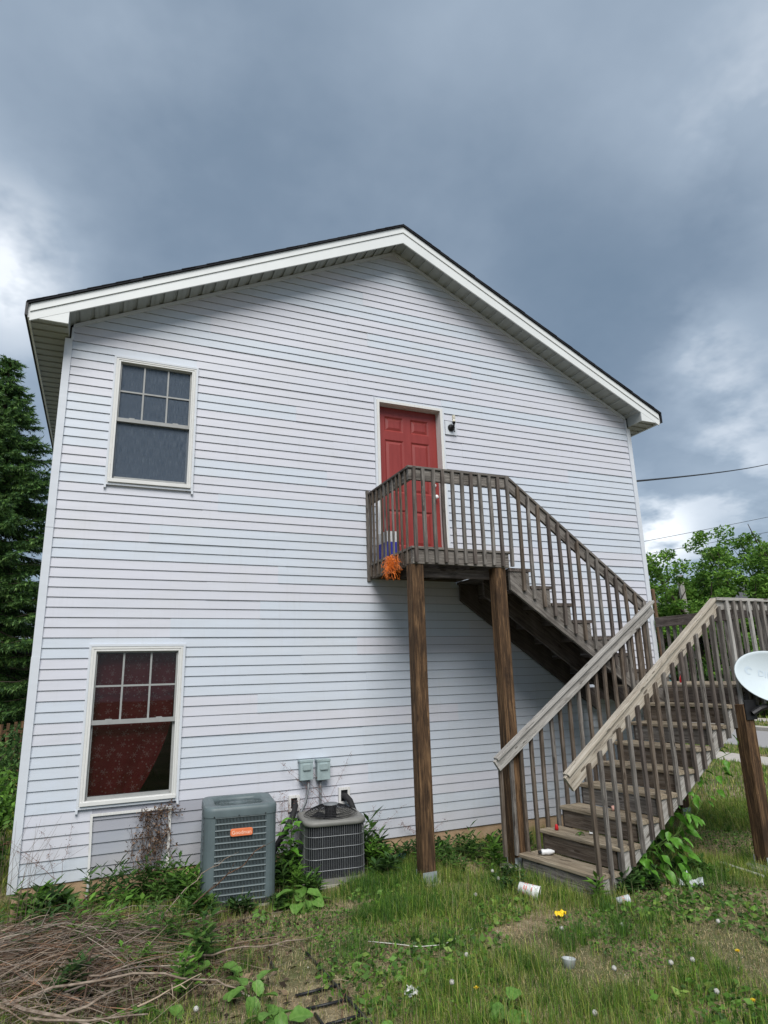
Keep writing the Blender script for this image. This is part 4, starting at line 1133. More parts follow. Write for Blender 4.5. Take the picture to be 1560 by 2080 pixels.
# ------------------------------------------------------------------ vegetation helpers
def leafmesh(name, L, Wf, kind, mat, seed=0):
    """one leaf, base at the origin, tip along +x"""
    rr = random.Random(seed); nu = 6; v = []; f = []
    for i in range(nu+1):
        t = i/nu
        if kind == 'ovate': w = math.sin(math.pi*min(1, t**.72))**.8*(1-t*.25)
        elif kind == 'burdock': w = (math.sin(math.pi*(t*.86+.10))**.7)*(1 if i % 2 else .90)
        else: w = math.sin(math.pi*t**.6)**1.1
        w = max(w, .02)*Wf*L/2; z = -.30*L*t*t+.10*L*t
        wav = rr.uniform(-.05, .05)*L
        v += [(L*t, -w, z+w*.25+wav), (L*t, -w*.5, z+w*.05), (L*t, 0, z-.012*L), (L*t, w*.5, z+w*.05), (L*t, w, z+w*.25-wav)]
    for i in range(nu):
        for k in range(4): a = i*5+k; f.append((a, a+1, a+6, a+5))
    me = bpy.data.meshes.new(name); me.from_pydata(v, [], f); me.polygons.foreach_set('use_smooth', [True]*len(f)); me.materials.append(MAT[mat]); return me
BUR = [leafmesh('burdock_leaf', 1, .88, 'burdock', 'burdock leaf', s) for s in range(5)]
OVA = [leafmesh('ovate_leaf', 1, .66, 'ovate', 'ovate leaf', s) for s in range(4)]
def addleaf(parent, me, pos, az, tilt, size, roll=0.0):
    o = bpy.data.objects.new('leaf', me); col.objects.link(o); o.parent = parent
    o.location = pos; o.rotation_euler = (roll, -tilt, az); o.scale = (size,)*3
    return o
def broadleaf(pos, n, size, label, seed, spread=1.0, meshes=BUR, name='burdock_plant', group='broad leaved weeds in the yard'):
    rr = random.Random(seed); e = empty(name, pos); props(e, label, 'plant', group)
    b = B()
    for k in range(n):
        az = k*2.4+rr.uniform(-.4, .4); ln = size*rr.uniform(.5, 1.1)*spread; el_ = rr.uniform(.30, 1.30)
        tipp = Vector((math.cos(az)*math.cos(el_)*ln, math.sin(az)*math.cos(el_)*ln, math.sin(el_)*ln*.8+.01))
        b.tube([(0, 0, -.01), tuple(tipp*.5+Vector((0, 0, .02))), tuple(tipp)], [.004, .0035, .0025], 4)
        addleaf(e, rr.choice(meshes), tipp, az+rr.uniform(-.5, .5), rr.uniform(-.7, .4), size*rr.uniform(.55, 1.2), rr.uniform(-.6, .6))
    b.build('stalk', 'stem green', e)
    return e
def quads(P, N1, N2):
    """quads from centres P and half axes N1, N2 -> V, F"""
    n = len(P); V = np.stack([P-N1, P+N2*.9, P+N1, P-N2*.9], 1).reshape(-1, 3); k = np.arange(n)*4
    return V, np.concatenate([np.stack([k, k+1, k+2], -1), np.stack([k, k+2, k+3], -1)])
def rdir(n, g=rng):
    d = g.normal(size=(n, 3)); return d/np.linalg.norm(d, axis=1, keepdims=True)
def pal(n, cols, g=rng, j=.18):
    c = np.array(cols)[g.integers(0, len(cols), n)]; return c*(1+g.normal(0, j, (n, 1)))
def leaves(P, ln, asp, cols, g=rng, flat=0.0):
    """leaf shaped quads at points P"""
    n = len(P); d = rdir(n, g); d[:, 2] *= (1-flat); d /= np.linalg.norm(d, axis=1, keepdims=True)
    s = rdir(n, g); s = s-d*(s*d).sum(1, keepdims=True); s /= np.linalg.norm(s, axis=1, keepdims=True)+1e-9
    L_ = (ln*(.6+.8*g.random(n)))[:, None]/2
    V, F = quads(P, d*L_, s*L_*asp); C = np.repeat(np.clip(pal(n, cols, g), .004, 1), 4, 0)
    return V, F, C
def merge(parts):
    V = []; F = []; C = []; o = 0
    for v, f, c in parts: V.append(v); F.append(f+o); C.append(c); o += len(v)
    return np.concatenate(V), np.concatenate(F), np.concatenate(C)
def weed(name, pos, h, nst, ll, cols, label, seed, lean=.25, asp=.28, group='weeds along the foundation', per=19):
    g = np.random.default_rng(seed); e = empty(name, pos); props(e, label, 'plant', group)
    b = B(); Pt = []; D = []
    for k in range(nst):
        az = g.random()*6.28; ln_ = lean*g.random(); hh_ = h*(.6+.5*g.random()); r_ = .05*g.random()*nst**.5
        pts = [Vector((math.cos(az)*(r_+ln_*t*t*hh_), math.sin(az)*(r_+ln_*t*t*hh_), hh_*t)) for t in (0, .35, .7, 1)]
        b.tube(pts, [.004, .003, .0025, .0012], 4)
        for j in range(per):
            t = .12+.88*j/per; i = min(2, int(t*3)); tt = t*3-i
            p = pts[i].lerp(pts[min(3, i+1)], min(1, tt)); a = j*2.4+g.random()
            Pt.append(p); D.append((math.cos(a), math.sin(a), .25+.5*g.random()+(.8 if t > .9 else 0)))
    P_ = np.array(Pt); D_ = np.array(D); D_ /= np.linalg.norm(D_, axis=1, keepdims=True)
    n = len(P_); L_ = (ll*1.4*(.5+.7*g.random(n)))[:, None]; s = np.cross(D_, [0, 0, 1.0]); s /= np.linalg.norm(s, axis=1, keepdims=True)+1e-9
    dz = np.array([0, 0, -.18])
    A = P_; M1 = P_+D_*L_*.45+s*L_*asp/2; M2 = P_+D_*L_*.45-s*L_*asp/2; T = P_+D_*L_+dz*L_
    V = np.stack([A, M1, T, M2], 1).reshape(-1, 3); q_ = np.arange(n)*4
    F = np.concatenate([np.stack([q_, q_+1, q_+2], -1), np.stack([q_, q_+2, q_+3], -1)])
    b.build('stem', 'stem green', e); o = npmesh('foliage', V, F, 'leaf attr', e, np.repeat(np.clip(pal(n, cols, g), .004, 1), 4, 0))
    return e
def shrub(name, pos, rx, ry, h, n, ll, cols, label, cat, seed, group, stems=7):
    g = np.random.default_rng(seed); e = empty(name, pos); props(e, label, cat, group)
    b = B(); cl = []
    for k in range(stems):
        a = g.random()*6.28; q_ = g.random()**.5
        tip = Vector((math.cos(a)*rx*q_*.8, math.sin(a)*ry*q_*.8, h*(.45+.45*g.random())))
        b.tube([(0, 0, -.1), tip*.5+Vector((0, 0, .1*h)), tip], [.02*h**.5, .012*h**.5, .005], 5); cl.append(tip)
        for j in range(3): cl.append(tip*(.45+.4*g.random())+Vector((g.normal(0, .2*rx), g.normal(0, .2*ry), g.normal(0, .12*h))))
    b.build('stem', 'bark', e)
    cl = np.array([tuple(c) for c in cl]); idx = g.integers(0, len(cl), n)
    P = cl[idx]+rdir(n, g)*(g.random((n, 1))**.4)*np.array([rx, ry, h*.45])*.42
    P[:, 2] = np.maximum(P[:, 2], .03)
    o = npmesh('crown', *(lambda t: (t[0], t[1]))(leaves(P, ll, .5, cols, g)), 'leaf attr', e) if 0 else None
    V, F, C = leaves(P, ll, .5, cols, g); npmesh('crown', V, F, 'leaf attr', e, C)
    return e
GREEN = [(.055, .130, .024), (.085, .180, .034), (.120, .230, .046), (.044, .100, .022)]
DKG = [(.034, .078, .022), (.052, .112, .030), (.075, .150, .040)]
BRG = [(.110, .240, .034), (.150, .300, .046), (.090, .195, .030)]

# ------------------------------------------------------------------ background: left side
bl = empty('garage', (-4.6, 17, 0)); props(bl, 'beige stucco outbuilding behind the spruce', 'building'); bl.location = (0, 0, 0)
B().box((-9, 16, -.4), (-.8, 22, 2.6)).build('wall', 'beige stucco', bl); B().prism([(-9.3, 2.55), (-.5, 2.55), (-4.9, 4.4)], 15.7, 22.3).build('roof', 'far roof', bl)
B().box((-5.6, 15.95, -.3), (-3.2, 15.99, 1.9)).build('door', 'far white', bl)
fn = empty('picket_fence', (-3, 9, -.2)); fn.location = (0, 0, 0); props(fn, 'weathered brown picket fence left of the house', 'fence')
for k in range(46):
    x = -6.3+.135*k; z1 = .98+random.uniform(-.03, .03)
    plank('picket', (x, 9.0, -.25), (x+random.uniform(-.02, .02), 9.0, z1), .018, .062, 'post wood', fn, (0, 1, 0), .004, 2)
for z in (.15, .80): plank('rail', (-6.35, 9.03, z), (-.1, 9.03, z), .035, .07, 'post wood', fn)
# spruce
def spruce(pos, H, label, seed):
    g = np.random.default_rng(seed); e = empty('spruce_tree', pos); props(e, label, 'tree')
    B().tube([(0, 0, -.3), (0, 0, H*.5), (0, 0, H*.98)], [.2, .11, .015], 8).build('trunk', 'bark', e, True)
    lim = B(); Ps = []; Ds = []; Ss = []
    z = .7
    while z < H-.15:
        R0 = (H-z)*(.33+.10*g.random())+.12
        nb = int(9+4*g.random()) if R0 > .5 else 5
        for k in range(nb):
            a = 6.283*(k+g.random()*.7)/nb; rl = R0*(.72+.4*g.random()); dr = .20+.25*g.random()
            def pt(t): return np.array([math.cos(a)*rl*t, math.sin(a)*rl*t, z+(-dr*t+.20*t*t*t)*rl])
            lim.tube([tuple(pt(0)), tuple(pt(.5)), tuple(pt(1))], [.02, .012, .004], 4, False)
            nsp = max(6, int(rl/.065)); 
            for j in range(nsp):
                t = (j+.6)/nsp; p = pt(t); fw_ = pt(min(1, t+.02))-pt(t-.02); fw_ /= np.linalg.norm(fw_)
                sd_ = np.array([-math.sin(a), math.cos(a), 0])
                for sg in (-1, 1, 0):
                    dd = fw_*.75+sd_*sg*.75+np.array([0, 0, -.12-.3*g.random()])+g.normal(0, .15, 3); dd /= np.linalg.norm(dd)
                    ll_ = (.12+.30*rl*(1-t)*.35+.16*g.random())*(1 if sg else 1.0)
                    m_ = 5
                    for q_ in range(m_):
                        Ps.append(p+dd*ll_*(q_+.5)/m_); Ds.append(dd); Ss.append(ll_/m_)
        z += .24+.16*g.random()
    lim.build('limb', 'bark', e)['kind'] = 'stuff'
    Ps = np.array(Ps); Ds = np.array(Ds); Ss = np.array(Ss); n = len(Ps); parts = []
    tone = pal(n, [(.058, .130, .036), (.095, .195, .050), (.145, .260, .066), (.034, .080, .028)], g, .25)
    for r_ in range(3):
        s = rdir(n, g); s -= Ds*(s*Ds).sum(1, keepdims=True); s /= np.linalg.norm(s, axis=1, keepdims=True)+1e-9
        d2 = Ds*.8+s*.7; w = np.cross(d2, s); w /= np.linalg.norm(w, axis=1, keepdims=True)+1e-9
        A = Ps-w*.017; B_ = Ps+w*.017; T = Ps+d2*(.075+.05*g.random((n, 1)))
        V = np.stack([A, B_, T], 1).reshape(-1, 3); F = np.arange(n*3).reshape(-1, 3); parts.append((V, F, np.repeat(np.clip(tone, .004, 1), 3, 0)))
    V, F, C = merge(parts); npmesh('crown', V, F, 'leaf attr', e, C)
    return e
spruce((-2.60, 13.0, -.3), 11.6, 'tall dark green spruce rising left of the house', 21)
spruce((-5.2, 19.5, -.3), 9.5, 'second spruce standing behind the tall one, left of the house', 22)
k = 0
for (x, y, rx, ry, h, n, lb, cc) in ((-.55, .75, .42, .5, 1.0, 2600, 'knee high leafy bush just behind the left house corner', GREEN), (-.78, 2.1, .55, .7, 1.15, 2600, 'middle leafy bush in the row left of the house', BRG), (-1.0, 4.0, .75, .9, 1.45, 2600, 'farthest leafy bush in the row left of the house', GREEN), (-1.0, 6.3, .8, .9, 1.25, 2600, 'dark bush in front of the picket fence', DKG), (-.62, -.40, .36, .35, .70, 1700, 'low bush at the left edge behind the brush pile', BRG)):
    shrub('leafy_bush', (x, y, gzs(x, y)), rx, ry, h, n, .075, cc, lb, 'bush', 40+k, 'bushes left of the house'); k += 1

# ------------------------------------------------------------------ background: right side
def broadtree(pos, H, R_, label, seed, n=9000, low=.28):
    g = np.random.default_rng(seed); e = empty('broadleaf_tree', pos); props(e, label, 'tree', 'broadleaf trees across the street')
    tr_ = B(); tr_.tube([(0, 0, -.4), (.1, 0, H*.25), (.15, .1, H*.45)], [.26, .2, .15], 8); cl = []
    lim = B()
    for k in range(15):
        a = 6.283*k/15*2.4+g.random(); rr2 = R_*(.35+.62*g.random()); zz = H*(low+(1-low)*(.08+.9*g.random()*(1-.25*(rr2/R_)**2)))
        tip = Vector((math.cos(a)*rr2, math.sin(a)*rr2, zz)); mid = tip*.5; mid.z = H*.32+(zz-H*.32)*.5
        lim.tube([(.12, .05, H*(.2+.22*g.random())), mid, tip], [.11, .06, .015], 5, False)
        for j in range(7):
            t = .45+.6*g.random(); c = mid.lerp(tip, (t-.45)/.55)+Vector((g.normal(0, .11*R_), g.normal(0, .11*R_), g.normal(0, .07*H)))
            cl.append(tuple(c)); lim.tube([tuple(mid.lerp(tip, .5)), c], [.02, .006], 3, False)
    tr_.build('trunk', 'bark', e, True); lim.build('limb', 'bark', e)['kind'] = 'stuff'
    cl = np.array(cl); idx = g.integers(0, len(cl), n); rad = (.30+.35*g.random(len(cl)))*R_*.28
    P = cl[idx]+rdir(n, g)*(g.random((n, 1))**.45)*rad[idx][:, None]*np.array([1.15, 1.15, .7])
    V, F, C = leaves(P, .17, .5, [(.065, .160, .022), (.105, .230, .032), (.155, .300, .045), (.200, .350, .060)], g, .35)
    npmesh('crown', V, F, 'leaf attr', e, C)
broadtree((25.0, 13.5, -.35), 8.4, 3.6, 'tallest pale green tree behind the landing rail', 61, 24000)
broadtree((29.5, 12.0, -.35), 9.0, 3.8, 'rounded green tree at the right edge behind the satellite dish', 62, 22000)
broadtree((22.6, 14.8, -.35), 6.6, 2.5, 'small green tree right against the house corner', 63, 16000)
broadtree((27.2, 13.2, -.35), 7.6, 3.2, 'leafy tree between the tallest tree and the rounded one', 65, 20000)
broadtree((31.0, 21.0, -.35), 8.5, 4.2, 'dark green tree farther back between the two taller ones', 64, 14000)
k = 0
for (x, y, rx, ry, h) in ((24.6, 11.0, 1.6, 1.4, 2.4), (26.8, 9.6, 1.7, 1.4, 2.6), (28.8, 8.2, 1.7, 1.5, 2.3), (23.8, 13.2, 1.5, 1.5, 2.8), (31.0, 7.0, 1.7, 1.6, 2.4)):
    shrub('hedge_bush', (x, y, -.35), rx, ry, h, 2600, .22, DKG, ['dark bush under the tallest tree across the street', 'second dark bush from the house corner across the street', 'dark bush below the satellite dish across the street', 'dark bush nearest the house corner across the street', 'rightmost dark bush across the street'][k], 'bush', 80+k, 'dark bushes across the street'); k += 1
nh = empty('far_house', (36, 20, -.3)); nh.location = (0, 0, 0); props(nh, 'white far house glimpsed through the trees across the street', 'house')
B().box((33, 15.5, -.4), (39, 27, 4.2)).build('wall', 'far white', nh); B().prism([(32.6, 4.1), (39.4, 4.1), (36, 6.4)], 15, 27.5).build('roof', 'far roof', nh)
for y in (17, 19.4, 22, 24.6): B().box((32.95, y, 1.0), (32.99, y+1.0, 2.4)).build('window', 'pipe black', nh)
up_ = empty('utility_pole', (24.6, 14.0, -.3)); up_.location = (0, 0, 0); props(up_, 'short grey wooden utility pole standing among the trees', 'pole')
plank('shaft', (24.75, 14.0, -.4), (24.45, 14.0, 5.75), .25, .25, 'bleached wood', up_, (0, 1, 0), .03, 6, .07)
tp = empty('clothes_pole', (13.38, 5.0, -.3)); tp.location = (0, 0, 0); props(tp, 'thin rusty pole with a short crossbar beside the house corner', 'pole')
B().tube([(13.40, 5.0, -.4), (13.33, 5.0, 3.70)], .045, 8).build('shaft', 'rust', tp); B().tube([(13.34, 5.0, 3.67), (12.75, 5.3, 3.66)], .035, 6).build('crossbar', 'rust', tp)
tb = empty('recycling_bin', (11.6, 3.6, -.28)); props(tb, 'teal bin standing beyond the landing rail', 'bin')
b = B(); loft(b, [[(x*.85, y*.85, 0) for x, y in rrect(.5, .5, .06)], [(x, y, 1.0) for x, y in rrect(.5, .5, .06)]], True, True); b.build('body', 'plastic teal', tb); b = B(); loft(b, [[(x*1.06, y*1.06, 1.0) for x, y in rrect(.5, .5, .06)], [(x*1.06, y*1.06, 1.06) for x, y in rrect(.5, .5, .06)], [(x*.8, y*.8, 1.10) for x, y in rrect(.5, .5, .06)]], True, True); b.build('lid', 'plastic teal', tb)
tb.scale = (1.2, 1.2, 1.6)
def wire(p0, p1, sag, r, label, seg=14):
    p0, p1 = Vector(p0), Vector(p1); path = [p0.lerp(p1, t/seg)-Vector((0, 0, sag*4*(t/seg)*(1-t/seg))) for t in range(seg+1)]
    o = B().tube(path, r, 5).build('overhead_wire', 'cable black'); props(o, label, 'wire', 'overhead wires')
wire((8.03, .45, 4.72), (33, 14.2, 12.2), .10, .018, 'thick black service cable leaving the right side of the house')
wire((8.5, 20, 4.9), (46, 20, 12.3), .15, .014, 'upper thin wire crossing above the trees'); wire((8.5, 20, 4.55), (46, 20, 11.2), .15, .014, 'lower thin wire crossing through the tree tops')

# ------------------------------------------------------------------ plants in the yard
k = 0
for px, py, n, s_, lb in ((612, 1842, 19, .16, 'large broad leaved weed between the two air conditioners'), (505, 2035, 11, .14, 'broad leaved weed beside the broken branch end'), (440, 1985, 4, .12, 'small broad leaved weed right of the brush pile'),
                          (1030, 2062, 13, .11, 'broad leaved weed at the lower middle beside the yellow dandelion'), (768, 2085, 3, .15, 'single tall broad leaf at the end of the black frame'), (560, 2095, 13, .12, 'broad leaved weed at the bottom edge left of the black frame'),
                          (640, 1905, 3, .07, 'tiny round leaved weed in front of the small air conditioner'), (430, 1870, 5, .07, 'low round leaved weed at the foot of the tall air conditioner'), (530, 1868, 6, .06, 'second low round leaved weed in front of the tall air conditioner'),
                          (330, 2075, 6, .10, 'broad leaved weed at the bottom under the brush pile edge')):
    broadleaf(onground(px, py), n, s_, lb, 100+k); k += 1
e = broadleaf(Vector((2.36, -.47, -.18)), 8, .13, 'tall bright leafy weed climbing between the two air conditioners', 140, 1.0, OVA, 'leafy_weed')
rr = random.Random(9)
bst = B().tube([(0, 0, 0), (.03, -.03, .3), (.05, -.02, .62)], [.006, .005, .003], 5).build('stalk', 'stem green', e)
for j in range(26):
    t = .25+.75*j/26; a = j*2.4; addleaf(e, rr.choice(OVA), (.05*t+.02*math.cos(a), -.02+.02*math.sin(a), .62*t), a, rr.uniform(-.3, .5), rr.uniform(.10, .16), rr.uniform(-.3, .3))
e = broadleaf(top(1180, 1696, 2)+Vector((0, 0, 0)), 7, .045, 'small sprig of green leaves lying on the second step', 150, .6, OVA, 'leaf_sprig', 'leaf litter on the steps')
# climbing plant under the lower flight
e = empty('climbing_plant', (5.45, -2.0, -.18)); e.location = (0, 0, 0); props(e, 'bright green heart leaved plant growing under the lower stair flight', 'plant')
rr = random.Random(31); bv = B()
for j in range(105):
    x = rr.uniform(5.05, 5.98); z = rr.uniform(-.16, max(-.1, min(lbot(x)-.05, .42))); y = rr.uniform(-2.32, -1.85)
    addleaf(e, rr.choice(OVA), (x, y, z), rr.gauss(-1.3, .9), rr.uniform(-1.1, -.1), rr.uniform(.09, .17), rr.uniform(-.5, .5))
for j in range(30):
    x = rr.uniform(5.9, 6.85); z = lbot(x)-rr.uniform(.04, .34); y = rr.uniform(-2.24, -2.0)
    addleaf(e, rr.choice(OVA), (x, y, z), rr.gauss(-1.3, .9), rr.uniform(-1.0, -.1), rr.uniform(.07, .12), rr.uniform(-.5, .5))
for j in range(9):
    x = rr.uniform(5.2, 5.9); bv.tube([(x, -2.0, -.2), (x+.1, -2.05, .1), (x+rr.uniform(0, .5), -2.12, lbot(x)-.02)], [.006, .005, .003], 4)
bv.tube([(5.7, -2.05, .0), (6.1, -2.1, .5), (6.5, -2.12, .85), (6.78, -2.2, .95)], [.006, .005, .004, .002], 4); bv.build('stem', 'stem green', e)
# weeds along the foundation
wl_ = [(.10, -.22, .34, 6, .11, BRG, .45), (.28, -.30, .30, 6, .12, GREEN, .5), (.42, -.18, .22, 4, .10, GREEN, .5),
       (.72, -.22, .42, 5, .10, DKG, .24), (.88, -.28, .40, 6, .10, DKG, .24), (1.02, -.22, .34, 5, .10, GREEN, .24), (1.16, -.25, .40, 6, .10, DKG, .24), (1.30, -.30, .36, 6, .10, GREEN, .26), (1.42, -.25, .38, 5, .09, GREEN, .26), (.62, -.42, .22, 5, .09, BRG, .3), (.95, -.48, .20, 6, .08, BRG, .35), (1.25, -.55, .22, 6, .08, GREEN, .35), (1.47, -.72, .34, 4, .08, BRG, .22),
       (2.28, -.35, .30, 5, .12, GREEN, .4), (2.45, -.25, .28, 4, .10, DKG, .4),
       (3.22, -.32, .42, 3, .17, GREEN, .24), (3.36, -.22, .30, 5, .13, DKG, .25), (3.30, -.50, .24, 6, .08, DKG, .4), (3.42, -.60, .22, 6, .08, GREEN, .4), (3.75, -.25, .30, 6, .10, DKG, .25), (3.90, -.20, .24, 6, .08, DKG, .4), (4.05, -.25, .26, 7, .07, DKG, .4), (4.20, -.22, .28, 7, .07, DKG, .4), (4.34, -.30, .34, 7, .07, DKG, .4), (4.12, -.55, .22, 5, .08, GREEN, .35), (4.38, -.62, .34, 4, .10, GREEN, .26), (3.85, -.62, .18, 6, .07, BRG, .4), (4.02, -.85, .16, 6, .07, GREEN, .4), (4.42, -1.0, .30, 4, .11, BRG, .25), (4.30, -1.35, .12, 8, .06, DKG, .5), (4.15, -1.65, .10, 8, .05, DKG, .5), (4.55, -.35, .28, 6, .07, DKG, .4), (4.85, -.3, .3, 6, .08, DKG, .35), (5.2, -.35, .26, 6, .08, DKG, .35),
       (4.63, -2.27, .22, 2, .09, BRG, .26), (5.05, -2.25, .16, 7, .07, DKG, .4), (5.25, -2.2, .18, 7, .08, DKG, .4), (5.6, -1.5, .22, 7, .08, DKG, .35), (5.95, -1.9, .14, 8, .07, DKG, .35), (6.3, -1.4, .2, 8, .08, DKG, .35), (6.1, -2.05, .12, 7, .06, GREEN, .4), (1.50, -.95, .16, 5, .07, BRG, .3)]
wnames = ['lance leaved weed', 'leafy weed', 'low weed']
ORD_ = ['first', 'second', 'third', 'fourth', 'fifth', 'sixth', 'seventh', 'eighth', 'ninth', 'tenth', 'eleventh', 'twelfth']
wlab = {}
for k, (x, y, h, ns, ll, cc, asp) in enumerate(wl_):
    where = 'by the left house corner' if x < .5 else 'under the lower window' if x < 1.55 else 'between the air conditioners' if x < 2.6 else 'left of the front post' if x < 3.55 else 'right of the front post' if y > -1.2 and x < 4.6 else 'around the bottom of the stairs' if x < 4.7 else 'in the shade under the stairs'
    kd = ('narrow leaved' if asp < .25 else 'lance leaved' if asp < .3 else 'small leaved' if asp < .38 else 'leafy' if asp < .45 else 'broad leaved')
    wlab.setdefault((kd, where), []).append(k)
ORD = ['first', 'second', 'third', 'fourth', 'fifth', 'sixth', 'seventh', 'eighth', 'ninth', 'tenth']
for (kd, where), ks in wlab.items():
    ks.sort(key=lambda q: wl_[q][0])
    for n_, k in enumerate(ks):
        x, y, h, ns, ll, cc, asp = wl_[k]
        if x > 3.6 and y > -.5: h *= .62; ll *= .8
        tone = 'bright green' if cc is BRG else 'dark green' if cc is DKG else 'green'
        lb = '%s %s weed %s' % (tone, kd, where)+(', %s from the left' % ORD[n_] if len(ks) > 1 else '')
        weed('weed', (x, y, gzs(x, y)-.01), h, ns, ll, cc, lb, 200+k, .3, asp)
rw = random.Random(12)
PW_ = [(.15, -1.0), (.45, -1.1), (.75, -1.2), (1.0, -1.45), (1.2, -1.75), (.9, -1.95), (.5, -2.2), (1.35, -2.05), (1.15, -2.4), (.2, -1.45), (.65, -1.6), (-.15, -.95)]
for k, (x, y) in enumerate(PW_):
    weed('weed', (x, y, gzs(x, y)), rw.uniform(.22, .42), rw.randint(4, 7), rw.uniform(.05, .09), rw.choice((GREEN, BRG, DKG)), 'green weed growing through the brush pile, %s from the left' % ORD_[sorted(range(len(PW_)), key=lambda q: PW_[q][0]).index(k)], 400+k, .35, rw.uniform(.25, .5), 'weeds in the brush pile')
UW_ = [(1.40, -.42, .30), (1.36, -.65, .24), (1.45, -.98, .16), (2.30, -.62, .34), (2.40, -.78, .26), (2.52, -.86, .18), (2.20, -1.0, .10), (3.26, -.68, .30), (3.20, -.85, .22), (1.75, -1.02, .12)]
for k, (x, y, h) in enumerate(UW_):
    weed('weed', (x, y, gzs(x, y)), h, 6, rw.uniform(.07, .11), rw.choice((GREEN, DKG, BRG)), ['leafy weed at the left rear of the tall air conditioner', 'leafy weed at the left side of the tall air conditioner', 'short weed at the left front corner of the tall air conditioner', 'leafy weed right behind the tall air conditioner front', 'weed at the right front of the tall air conditioner', 'low weed at the left front of the short air conditioner', 'tiny weed before the gap between the air conditioners', 'leafy weed right of the short air conditioner', 'weed at the right front of the short air conditioner', 'tiny weed before the tall air conditioner'][k], 430+k, .35, rw.uniform(.3, .5), 'weeds around the air conditioners')
# dead vine and dead sprigs on the siding
e = empty('dead_vine', (1.1, -.04, .1)); e.location = (0, 0, 0); props(e, 'brown dead vine clinging to the grey siding under the lower window', 'dead plant')
rr = random.Random(4); b = B(); P = []
for k in range(46):
    x = rr.gauss(1.10, .12); z = rr.uniform(.35, .58); path = []
    for j in range(7): path.append((x, -.035-rr.random()*.04, z)); x += rr.gauss(0, .03); z -= rr.uniform(.03, .10)
    b.tube(path, rr.uniform(.001, .0028), 3, False); P += path
for k in range(14):
    x = rr.uniform(.95, 1.3); z = .55+rr.uniform(-.05, .04); path = []
    for j in range(6): path.append((x, -.04-rr.random()*.03, z)); x += rr.uniform(-.06, .09); z += rr.gauss(0, .02)
    b.tube(path, .0014, 3, False); P += path
b.build('stem', 'dead vine', e)
P = np.array(P); P = P[rng.integers(0, len(P), 900)]+rng.normal(0, .018, (900, 3)); P[:, 1] = np.minimum(P[:, 1], -.022)
V, F, C = leaves(P, .030, .45, [(.10, .06, .04), (.16, .10, .065), (.06, .035, .025), (.20, .14, .10)]); npmesh('withered_leaves', V, F, 'bark attr', e, C)
def sprig(x, z0, h, label, seed, n=9):
    rr = random.Random(seed); e = empty('dead_sprig', (x, -.06, z0)); props(e, label, 'dead plant', 'dead weeds against the siding')
    b = B(); P = []
    for k in range(n):
        xx, zz = rr.gauss(0, .02), 0; path = []; dx = rr.gauss(0, .035)
        for j in range(7):
            path.append((xx, rr.gauss(-.02, .008), zz)); xx += dx+rr.gauss(0, .012); zz += h/7*rr.uniform(.6, 1.1)
        b.tube(path, [.0018-.0002*j for j in range(7)], 3, False); P += path[2:]
        for q_ in path[2:]:
            b.tube([q_, (q_[0]+rr.gauss(0, .04), q_[1], q_[2]+rr.uniform(.01, .05))], .0009, 3, False)
    b.build('stem', 'red sprig', e)['kind'] = 'stuff'
    P = np.array(P); P = P[rng.integers(0, len(P), 260)]+rng.normal(0, .014, (260, 3)); V, F, C = leaves(P, .014, .4, [(.16, .05, .035), (.22, .11, .08), (.12, .07, .05)]); npmesh('seed_heads', V, F, 'bark attr', e, C)['kind'] = 'stuff'
sprig(2.44, .05, .66, 'reddish dead weed against the siding left of the electrical boxes', 1, 13); sprig(2.72, .05, .58, 'reddish dead weed below the electrical boxes', 2, 12); sprig(2.90, .45, .58, 'thin dead weed rising past the right electrical box', 3, 4); sprig(3.40, .0, .42, 'sparse dead weed on the siding left of the front post', 4, 5); sprig(4.08, -.02, .22, 'dry seed stalks on the foundation right of the front post', 5, 4); sprig(.30, .05, .55, 'thin dry stalks across the siding at the left corner', 6, 4)

